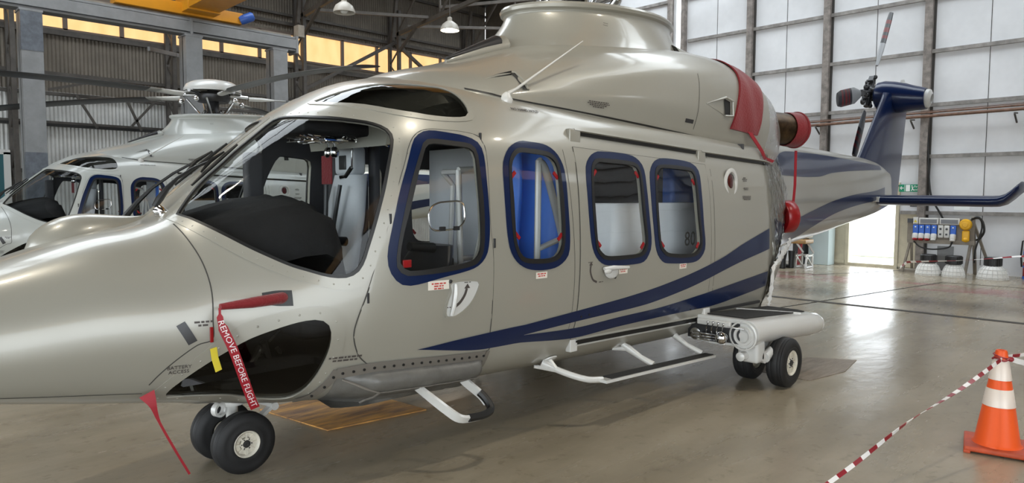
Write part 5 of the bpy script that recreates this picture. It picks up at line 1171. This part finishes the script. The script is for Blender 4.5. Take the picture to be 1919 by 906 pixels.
for y in (6.0,3.95,1.7,-.65,-2.9,-5.1): 
    m=MB(); m.box((X-.006,y-.006,2.4 if 1<y<2.3 else .2),(X,y+.006,9.4)); ti[0]+=1; struct(m.build('trim_%d'%ti[0],K['line'],smooth=False))
# cream timber strip around the door opening
m=MB(); m.box((X-.05,1.04,0),(X+.1,1.12,2.02)); m.box((X-.05,2.18,0),(X+.1,2.26,2.02)); m.box((X-.05,1.04,1.98),(X+.1,2.26,2.08)); m.box((X-.04,1.04,0),(X+.1,2.26,.07)); struct(m.build('door_1',K['cream'],smooth=False))
m=MB(); m.box((X-.012,2.27,.0),(X-.002,2.84,1.95)); m.box((X-.012,.64,.0),(X-.002,1.03,1.32)); m.box((X-.03,-3,0.0),(X-.002,2.8,.07)) if False else None; ti[0]+=1; struct(m.build('trim_%d'%ti[0],K['cream'],smooth=False))
m=MB(); m.box((X-.05,2.27,.05),(X-.01,2.84,.12)); m.box((X-.05,.63,.05),(X-.01,1.03,.12)); struct(m.build('baseboard_back',K['cream'],smooth=False))
# outside ground beyond the door, whitened to look sunlit
K['outside']=mat('whitened gravel',(.92,.91,.88),rough=.9); K['grass']=mat('dry grass',(.62,.70,.45),rough=.9,vary=.4,vscale=3)
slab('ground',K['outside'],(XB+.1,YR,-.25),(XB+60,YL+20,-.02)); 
m=MB(); m.box((XB+3.0,-2,-.02),(XB+6,8,.02)); o=m.build('grass_verge',K['grass'],smooth=False); o['kind']='stuff'; tag(o,'strip of sunlit grass outside the small open door','grass')
# pipe run with brackets
m=MB(); m.tube([(X-.2,11,3.45),(X-.2,3.4,3.57),(X-.2,.7,3.60),(X-.2,-6,3.66)],.035,10); m.tube([(X-.2,11,3.53),(X-.2,3.4,3.65),(X-.2,.7,3.68),(X-.2,-6,3.74)],.02,8)
m.tube([(X-.16,11,3.60),(X-.16,-6,3.80)],.008,5)
pp=m.build('pipe_run',K['pipe']); tag(pp,'rusty pipes running across the white panel wall','pipe')
for y in (3.0,.8,-1.2): m=MB(); m.beam((X-.02,y,3.35),(X-.3,y,3.52),.03,.03); m.beam((X-.02,y,3.55),(X-.3,y,3.53),.03,.03); m.build('bracket',K['steel'],pp)
m=MB(); m.tube(crom([(X-.12,.50,3.55),(X-.13,.44,2.6),(X-.13,.36,1.8),(X-.14,.12,1.3),(X-.2,.05,1.15)],6),.022,8); o=m.build('power_cable',K['seal']); tag(o,'black cable running down the wall beside the brown post','cable')
# exit sign
def wall_text(m,s,size,y,z,x=X-.085): text_on(m,s,size,(x,y,z),(-1,0,0),(0,-1,0))
es=thing('exit_sign','green fire exit sign on the white wall above the stabilizer','sign',(X-.07,.84,1.94))
m=MB(); m.box((X-.08,.62,1.855),(X-.07,1.05,2.03)); sub(m,'sign_board',K['green'],es,smooth=False)
m=MB(); x=X-.083
m.beam((x,1.02,1.945),(x,.95,1.945),.006,.018); m.beam((x,1.025,1.945),(x,.995,1.98),.006,.018); m.beam((x,1.025,1.945),(x,.995,1.91),.006,.018)
m.box((x-.002,.925,1.865),(x+.002,.933,2.02)); m.box((x-.002,.815,1.865),(x+.002,.905,2.02)); 
m.sph((x,.775,1.995),.014); m.beam((x,.775,1.98),(x,.76,1.93),.006,.022); m.beam((x,.76,1.93),(x,.785,1.875),.006,.016); m.beam((x,.76,1.93),(x,.73,1.885),.006,.016); m.beam((x,.775,1.97),(x,.735,1.96),.006,.013)
wall_text(m,'Fire',.07,.675,1.975); wall_text(m,'exit',.07,.675,1.905); sub(m,'sign_print',K['signw'],es,smooth=False)
m=MB(); m.box((X-.006,-.40,1.44),(X-.001,-.09,1.57)); o=m.build('paper_notice',K['signw'],smooth=False); tag(o,'blank white paper notice on the wall above the socket board','notice')
m=MB(); m.box((X-.010,.66,1.50),(X-.001,.82,1.545)); o=m.build('label_plate',K['gun'],smooth=False); tag(o,'small dark label plate on the wall under the exit sign','plate')
# corner furniture by the door: locker door, red panel, trolley stand, boots
m=MB(); m.box((16.2,2.50,0),(16.62,3.0,2.1),.01); o=m.build('locker',K['locker']); tag(o,'pale blue metal locker left of the bright doorway','locker')
m=MB(); m.box((16.0,3.05,0),(16.4,3.32,2.0),.01); o=m.build('cabinet',K['gun']); tag(o,'dark grey cabinet left of the pale blue locker','cabinet')
m=MB(); m.beam((15.6,2.98,0.02),(15.75,2.92,1.2),.04,.03); m.beam((15.6,3.02,.02),(15.75,3.0,1.2),.02,.02); o=m.build('barrier_pole',K['redgloss']); tag(o,'thin red pole leaning by the dark cabinet','pole')
tr=thing('work_stand','white tubular stand with a plywood seat behind the tail boom','stand',(15.2,2.75,0))
m=MB(); 
for y in (2.55,2.80):
    m.beam((15.35,y,.0),(15.35,y,.34),.04,.04,(1,0,0)); m.beam((14.95,y,.0),(15.05,y,.34),.04,.04,(1,0,0)); m.beam((14.95,y,.03),(15.35,y,.03),.04,.04); m.beam((14.95,y,.30),(15.35,y,.30),.04,.04); m.beam((14.98,y,.32),(15.35,y,.05),.03,.03)
m.beam((15.35,2.55,.04),(15.35,2.80,.04),.04,.04); m.beam((15.35,2.55,.30),(15.35,2.80,.30),.04,.04); m.beam((15.3,2.5,.36),(15.2,2.62,.62),.04,.04); m.beam((15.3,2.75,.36),(15.2,2.9,.62),.04,.04); sub(m,'stand_frame',K['white'],tr)
m=MB(); m.box((14.8,2.50,.60),(15.3,3.3,.70),.03); sub(m,'stand_seat',K['wood2'],tr)
m=MB(); m.box((15.0,2.55,.72),(15.4,3.4,1.05),.05); o=m.build('white_crate',K['white']); tag(o,'white crate resting on the plywood seat behind the tail','crate')
for k in range(2):
    m=MB(); x=14.62+.24*k; y=2.95-.10*k; m.tube([(x,y,.02),(x,y,.2),(x+.02,y,.42)],[.07,.065,.09],12); m.box((x-.06,y-.05,0),(x+.06,y+.20,.09),.03); o=m.build('boot',K['seal']); tag(o,['black boot standing under the white crate, left one','black boot standing under the white crate, beside the white tubes'][k],'boot','black boots')
# socket board on its timber trestle
sb=thing('socket_board','timber trestle board carrying blue and grey power sockets','socket board',(16.0,0,0))
m=MB(); bx=16.0; m.box((bx,-.66,.72),(bx+.03,.66,1.24)); m.beam((bx-.05,.72,.0),(bx+.02,.58,.78),.07,.04,(0,1,0)); m.beam((bx-.05,-.52,.0),(bx+.02,-.60,.78),.07,.05,(0,1,0)); m.beam((bx+.45,.66,0),(bx+.05,.60,1.2),.06,.04,(0,1,0)); m.beam((bx+.5,-.60,0),(bx+.02,-.62,1.3),.07,.06,(0,1,0)); m.beam((bx-.02,.64,.73),(bx-.02,-.68,.73),.05,.09); m.beam((bx+.4,-.95,.0),(bx+.05,-.6,1.25),.05,.05,(0,1,0)); m.box((bx-.05,.2,.0),(bx+.3,.8,.06)) ; sub(m,'trestle',K['board'],sb,smooth=False)
def sock(y,kind):
    m=MB()
    if kind=='b':
        m.box((bx-.05,y-.055,.86),(bx,y+.055,1.10),.012); s=sub(m,'socket',K['sockblue'],sb)
        m=MB(); m.lathe([(.055,0),(.06,.03),(.058,.10),(.05,.12)],axisM((bx-.035,y,.90),(-.35,0,-1)),18,cap=True); q=m.build('socket_body',K['sockgrey'],s)
        m=MB(); m.lathe([(.05,.115),(.052,.15),(.03,.16)],axisM((bx-.035,y,.90),(-.35,0,-1)),18,cap=True); q=m.build('plug',K['redgloss'] if y>-.05 and y>.16 else K['sockgrey'],s)
        m=MB(); m.sph((bx-.055,y,1.05),.018); m.build('switch',K['signw'],s)
    else:
        m.box((bx-.05,y-.055,.82),(bx,y+.055,1.10),.025); s=sub(m,'socket',K['sockgrey'],sb); m=MB(); m.box((bx-.056,y-.02,.88),(bx-.05,y+.02,.92)); m.lathe([(.025,0),(.02,.01)],axisM((bx-.05,y,1.02),(-1,0,0)),14,cap=True); m.build('switch',K['gun'],s)
for y,k in ((.48,'b'),(.36,'b'),(.235,'b'),(.11,'b'),(-.02,'g'),(-.14,'g'),(-.265,'b')): sock(y,k)
for c in list(sb.children):
    for q in c.children: pass
for y0,y1 in ((.42,.03),(.01,-.38)):
    m=MB(); m.box((bx-.04,y1,1.12),(bx,y0,1.26),.01); s=sub(m,'breaker_box',K['sockgrey'],sb); m=MB(); m.box((bx-.045,y1+.03,1.14),(bx-.04,y0-.03,1.23)); m.build('breaker_window',K['sockdark'],s)
m=MB(); m.box((bx-.03,.44,1.12),(bx,.54,1.27),.008); s=sub(m,'warning_plate',K['sockgrey'],sb); m=MB(); m.add([(bx-.032,.525,1.155),(bx-.032,.455,1.155),(bx-.032,.49,1.215)],[(0,1,2)]); m.build('warning_triangle',K['yellowtag'],s)
m=MB(); m.box((bx-.02,.55,1.14),(bx,.66,1.24)); sub(m,'label',K['gun'],sb)
m=MB(); m.lathe([(.12,0),(.125,.02),(.10,.06),(.001,.07)],axisM((bx-.035,-.50,1.13),(-1,0,0)),28,cap=True); m.lathe([(.06,.06),(.05,.075),(.001,.075)],axisM((bx-.035,-.50,1.13),(-1,0,0)),20); o=m.build('cable_reel',K['yellow']); tag(o,'round yellow cable reel at the right end of the socket board','reel')
m=MB(); m.box((bx-.08,-.58,.76),(bx-.01,-.44,1.0),.03); m.sph((bx-.045,-.51,.80),.06); o=m.build('junction_box',K['yellow']); tag(o,'yellow plug adaptor hanging under the round yellow reel','adaptor')
m=MB(); m.tube(crom([(bx-.03,-.6,1.24),(bx-.1,-.72,1.30),(bx-.1,-.82,1.2),(bx-.08,-.85,1.0),(bx-.05,-.78,.85),(bx,-.7,.8)],6),.022,8); m.tube(crom([(bx-.02,-.6,1.26),(bx-.06,-.76,1.26),(bx-.05,-.8,1.05),(bx-.04,-.7,.6),(bx,-.68,.3)],6),.018,8); o=m.build('power_lead',K['seal']); tag(o,'black leads coiled over the right post of the socket board','lead')
m=MB(); m.tube(crom([(bx-.06,.5,.72),(bx-.1,.35,.60),(bx-.1,.1,.56),(bx-.1,-.2,.62),(bx-.06,-.26,.74)],6),.016,8); o=m.build('power_lead',K['seal']); tag(o,'black lead sagging below the blue sockets','lead')
m=MB(); m.box((bx+.25,-.22,.06),(bx+.28,.10,.62)); o=m.build('wire_screen',K['greysteel']); tag(o,'grey wire mesh screen standing behind the white domes','screen')
# upturned white lamp baskets with black tops
for k,(x,y,r,ty) in enumerate(((15.68,.12,.25,.0),(15.68,-.37,.22,.0),(15.8,-1.06,.29,.0))):
    t=thing('mesh_basket',['white mesh dome with a black top under the left of the socket board','white mesh dome with a black top under the right of the socket board','white mesh dome with a black top standing right of the socket board'][k],'lamp head',(x,y,0),0,'white domes on the floor')
    m=MB(); m.lathe([(r,.0),(r*1.0,.04),(r*.92,.12),(r*.78,.2),(r*.55,.27),(r*.45,.28)],None,36,cap=True); m.build('basket',K['whiteplastic'],t)
    m=MB()
    for j in range(18):
        a=2*PI*j/18; m.tube([(rr_*math.cos(a),rr_*math.sin(a),h) for rr_,h in ((r*1.01,.0),(r*.935,.12),(r*.79,.205),(r*.5,.285))],.006,5)
    for rr_,h in ((r*1.01,.04),(r*.93,.12),(r*.79,.2)): m.tube([(rr_*math.cos(q),rr_*math.sin(q),h) for q in np.linspace(0,2*PI,33)[:-1]],.005,5,closed=True)
    m.build('basket_wire',K['white'],t)
    m=MB(); m.lathe([(.14,.27),(.16,.29),(.16,.44),(.14,.46),(.001,.46)],Matrix.Translation((ty,0,0)),28,cap=True)
    for j in range(24):
        a=2*PI*j/24; m.tube([(ty+.162*math.cos(a),.162*math.sin(a),.29),(ty+.162*math.cos(a),.162*math.sin(a),.44)],.006,5)
    m.build('black_top',K['seal'],t)
    t.rotation_euler=(0,0,PI/2)
# fire extinguisher at the right edge
fe=thing('fire_extinguisher','red fire extinguisher with white and blue labels at the right edge','fire extinguisher',(16.35,-1.62,0))
m=MB(); m.lathe([(.001,.03),(.12,.03),(.13,.06),(.13,.62),(.11,.70),(.05,.76),(.035,.8),(.001,.8)],None,32); m.build('cylinder',K['redgloss'],fe)
m=MB(); m.lathe([(.131,.36),(.131,.50)],None,32); m.build('label_band',K['signw'],fe); m=MB(); m.lathe([(.131,.52),(.131,.60)],None,32); m.lathe([(.131,.24),(.131,.28)],None,32); m.lathe([(.135,.0),(.135,.06)],None,32); m.build('blue_band',K['sockblue'],fe)
m=MB(); m.tube([(0,0,.8),(0,0,.88)],.025,10); m.beam((-.02,0,.86),(-.12,.02,.9),.03,.02); m.tube([(0,.03,.84),(-.02,.15,.8),(-.02,.17,.5),(-.01,.15,.25)],.016,8); m.build('valve',K['seal'],fe)
# ------------------------------------------------------------------ floor fittings
m=MB(); m.box((9.78,-13,.0005),(9.92,13,.004)); ti[0]+=1; struct(m.build('trim_%d'%ti[0],mat('dirty floor channel',(.055,.048,.04),rough=.8),smooth=False))
K['joint']=mat('floor joint',(.03,.026,.022),rough=.9)
for a,b in (((8.6,.38),(14.3,-.49)),((14.3,-.49),(14.6,-3.5)),((13.6,3.5),(13.9,1.9)),((13.7,1.9),(16.3,.8))):
    m=MB(); m.beam((a[0],a[1],.002),(b[0],b[1],.002),.03,.003); ti[0]+=1; struct(m.build('trim_%d'%ti[0],K['joint'],smooth=False))
m=MB(); m.add([(.66,.95,.001),(.80,.13,.001),(1.62,.02,.001),(1.52,.95,.001),(.66,.95,.010),(.80,.13,.010),(1.62,.02,.010),(1.52,.95,.010)],[(0,3,2,1),(4,5,6,7),(0,1,5,4),(1,2,6,5),(2,3,7,6),(3,0,4,7)]); o=m.build('plywood_sheet',K['ply'],smooth=False); tag(o,'stained orange plywood sheet on the floor behind the nose wheels','board')
m=MB(); m.add([(4.75,-1.75,.001),(5.35,-1.85,.001),(5.95,-1.75,.001),(5.7,-1.35,.001),(4.75,-1.2,.001),(4.75,-1.75,.004),(5.35,-1.85,.004),(5.95,-1.75,.004),(5.7,-1.35,.004),(4.75,-1.2,.004)],[(4,3,2,1,0),(5,6,7,8,9),(0,1,6,5),(1,2,7,6),(2,3,8,7),(3,4,9,8),(4,0,5,9)]); o=m.build('floor_board',K['woodgrey'],smooth=False); tag(o,'worn brown board on the floor behind the main wheel','board')
# cone
co=thing('traffic_cone','orange traffic cone with two cream sleeves and tape tied on it','cone',(3.90,-3.37,0),math.radians(12))
m=MB(); m.box((-.19,-.19,.012),(.19,.19,.045),.012)
for a in (-1,1):
    for b in (-1,1): m.box((a*.19-.04*a,b*.19-.04*b,0),(a*.19,b*.19,.02),.004)
m.build('cone_base',K['orangebase'],co)
def rc(z): return .135-(.135-.034)*(z-.045)/.64
m=MB(); m.lathe([(rc(.045)+.012,.045),(rc(.06),.06),(rc(.68),.68),(rc(.685)-.004,.69),(rc(.69)-.012,.69),(.02,.6)],None,48); m.build('cone_body',K['orange'],co)
for a,b in ((.31,.43),(.49,.63)):
    m=MB(); m.lathe([(rc(a)+.001,a),(rc(a)+.003,a+.002),(rc(b)+.003,b-.002),(rc(b)+.001,b)],None,48); m.build('reflective_sleeve',K['reflex'],co)
# barrier tape
def tape(P,w,step,name,label,tw):
    m=MB(); acc=0; P=[Vector(p) for p in P]; L=[0]
    for a,b in zip(P,P[1:]): L.append(L[-1]+(b-a).length)
    n=int(L[-1]/step)*3; pts=[]
    for i in range(n+1):
        s=L[-1]*i/n; k=max(0,min(len(P)-2,int(np.searchsorted(L,s))-1)); t=(s-L[k])/(L[k+1]-L[k]); p=P[k].lerp(P[k+1],t); d=(P[k+1]-P[k]).normalized(); u=Vector((0,0,1)); u=(u-d*u.dot(d)).normalized(); v=d.cross(u); a=tw*s; pts.append((p,u*math.cos(a)+v*math.sin(a),v*math.cos(a)-u*math.sin(a)))
    for i in range(n):
        m.cur=(i//3)%2; r=[]
        for p,u,v in pts[i:i+2]: r.append([p+u*w/2+v*.0015,p-u*w/2+v*.0015,p-u*w/2-v*.0015,p+u*w/2-v*.0015])
        m.loft(r,cap=False)
    o=m.build(name,[K['tapeW'],K['tapeR']]); tag(o,label,'tape','red and white barrier tapes'); return o
top=Vector((3.90,-3.39,.645))
pa=[Vector(p) for p in crom([tuple(top),(3.3,-3.27,.515),(2.76,-3.13,.395),(2.37,-2.97,.2),(2.14,-2.86,.08),(2.0,-2.8,.02)],4)]
tape(pa,.024,.062,'barrier_tape','red and white tape sagging from the cone towards the camera',2.2)
pa=[top.lerp(Vector((6.6,-5.0,.95)),t)+Vector((0,0,-.05*math.sin(PI*t))) for t in np.linspace(0,1,14)]
tape(pa,.024,.062,'barrier_tape','red and white tape leading from the cone off to the right',2.0)
tape([(15.93,.76,.10),(15.5,.5,.27),(15.2,.1,.33),(15.3,-.5,.38),(15.4,-1.1,.46),(15.6,-1.5,.52),(15.6,-5,.8)],.05,.16,'barrier_tape','red and white tape strung in front of the white domes',.8)
m=MB(); M=Matrix.Translation((3.90,-3.37,0)); m.tube([(3.90+rc(.63)*1.12*math.cos(q),-3.37+rc(.63)*1.12*math.sin(q),.632+.008*math.sin(3*q)) for q in np.linspace(0,2*PI,25)[:-1]],.007,6,closed=True); m.tube([(3.90+rc(.65)*1.12*math.cos(q),-3.37+rc(.65)*1.12*math.sin(q),.65+.012*math.sin(q)) for q in np.linspace(0,2*PI,25)[:-1]],.005,6,closed=True); m.sph((3.90,-3.425,.635),.018)
m.build('tape_knot',K['tapeR'],co).matrix_parent_inverse=(Matrix.Translation(co.location)@Matrix.Rotation(math.radians(12),4,'Z')).inverted()
m=ribbon_strip([(3.905,-3.43,.635),(3.94,-3.46,.62),(3.99,-3.49,.605),(4.02,-3.50,.60)],.035,(0,0,1)); m.build('tape_tail',K['tapeW'],co).matrix_parent_inverse=(Matrix.Translation(co.location)@Matrix.Rotation(math.radians(12),4,'Z')).inverted()
# teal door at the far left
m=MB(); m.box((.30,15.55,0),(1.22,15.63,2.65)); o=struct(m.build('door_2',K['teal'],smooth=False)); m=MB(); m.box((1.21,15.5,0),(1.34,15.65,2.7)); m.box((-.5,15.5,2.65),(1.34,15.65,2.76)); ti[0]+=1; struct(m.build('trim_%d'%ti[0],K['sockgrey'],smooth=False))
# front and right sides of the hangar (behind the camera): wall with a window band and a gap added for light, wide open front
m=MB(); m.box((.5,YR-.1,0),(XB,YR,5.3)); m.box((XF,YR-.1,6.1),(XB,YR,12.6)); m.box((XF,YR-.1,5.2),(.5,YR,5.3)); struct(m.build('wall_right',K['wallU'],smooth=False))
for i in range(12):
    a=XF+1+2.3*i; m=MB(); m.box((a+.06,YR-.06,5.3),(a+2.24,YR-.03,6.1)); o=struct(m.build('window_%d'%(30+i),K['amber'],smooth=False)); m=MB(); m.box((a-.06,YR-.08,5.3),(a+.06,YR+.02,6.1)); struct(m.build('window_frame',K['mullion'],o,smooth=False))
m=MB(); m.box((XF-.1,YR,5.6),(XF,YL,12.6)); m.box((XF-.1,YR,0),(XF,-9,5.6)); m.box((XF-.1,12.5,0),(XF,YL,5.6)); struct(m.build('wall_front',K['wallR'],smooth=False))
# ------------------------------------------------------------------ light
w=bpy.data.worlds.new('world'); bpy.context.scene.world=w; w.use_nodes=True
bg=w.node_tree.nodes['Background']; bg.inputs[0].default_value=(.88,.95,1,1); bg.inputs[1].default_value=2.1
def area(name,loc,rot,sx,sy,e,col=(1,1,1),portal=False):
    l=bpy.data.lights.new(name,'AREA'); l.shape='RECTANGLE'; l.size=sx; l.size_y=sy; l.energy=e; l.color=col
    if portal: l.cycles.is_portal=True
    o=bpy.data.objects.new(name,l); COL.objects.link(o); o.location=loc; o.rotation_euler=rot; return o
# daylight through the open front, and through the little door at the back
area('front_portal',(XF+.05,1.75,2.8),(0,-PI/2,0),5.6,21.5,1,portal=True)
area('added_side_portal',(-6.2,YR+.05,2.6),(PI/2,0,PI),13.4,5.2,1,portal=True)  # gap added in the right wall to light the port side
sl=math.atan2(3.4,YL+.4)
area('added_roof_portal',(2.5,10.25,zr_(10.25)+.12),(-sl,0,0),13,4.6,1,portal=True)  # roof gaps added to brighten the rear helicopter and door wall
area('added_roof_portal',(13.45,6.25,zr_(6.25)+.12),(-sl,0,0),4.3,12.8,1,portal=True)
area('added_roof_portal',(13.45,-6,zr_(6)+.12),(sl,0,0),4.3,12.3,1,portal=True)
area('door_portal',(XB+.08,1.65,1.0),(0,PI/2,0),1.9,1.0,1,portal=True)
sc=bpy.context.scene
sc.view_settings.view_transform='Standard'; sc.view_settings.look='None'; sc.view_settings.gamma=1; sc.view_settings.use_curve_mapping=False
sc.view_settings.exposure=EXPO
sc.cycles.max_bounces=10; sc.cycles.transparent_max_bounces=24; sc.cycles.diffuse_bounces=5; sc.cycles.glossy_bounces=5; sc.cycles.sample_clamp_indirect=6; sc.cycles.caustics_reflective=False
# ------------------------------------------------------------------ camera
def make_camera():
    th,pt,ro=math.radians(45.5),math.radians(-3.75),math.radians(.2)
    fw=Vector((math.cos(th)*math.cos(pt),math.sin(th)*math.cos(pt),math.sin(pt)))
    rt=Vector((math.sin(th),-math.cos(th),0)); up=rt.cross(fw)
    rt,up=rt*math.cos(ro)+up*math.sin(ro),up*math.cos(ro)-rt*math.sin(ro)
    cd=bpy.data.cameras.new('camera'); cd.sensor_fit='HORIZONTAL'; cd.sensor_width=36; cd.lens=36*1300/1919
    cd.clip_start=.05; cd.clip_end=300
    o=bpy.data.objects.new('camera',cd); COL.objects.link(o)
    M=Matrix.Identity(4)
    for i in range(3): M[i][0]=rt[i]; M[i][1]=up[i]; M[i][2]=-fw[i]
    M.translation=Vector((-1.7227,-4.3547,1.72)); o.matrix_world=M
    bpy.context.scene.camera=o
make_camera()
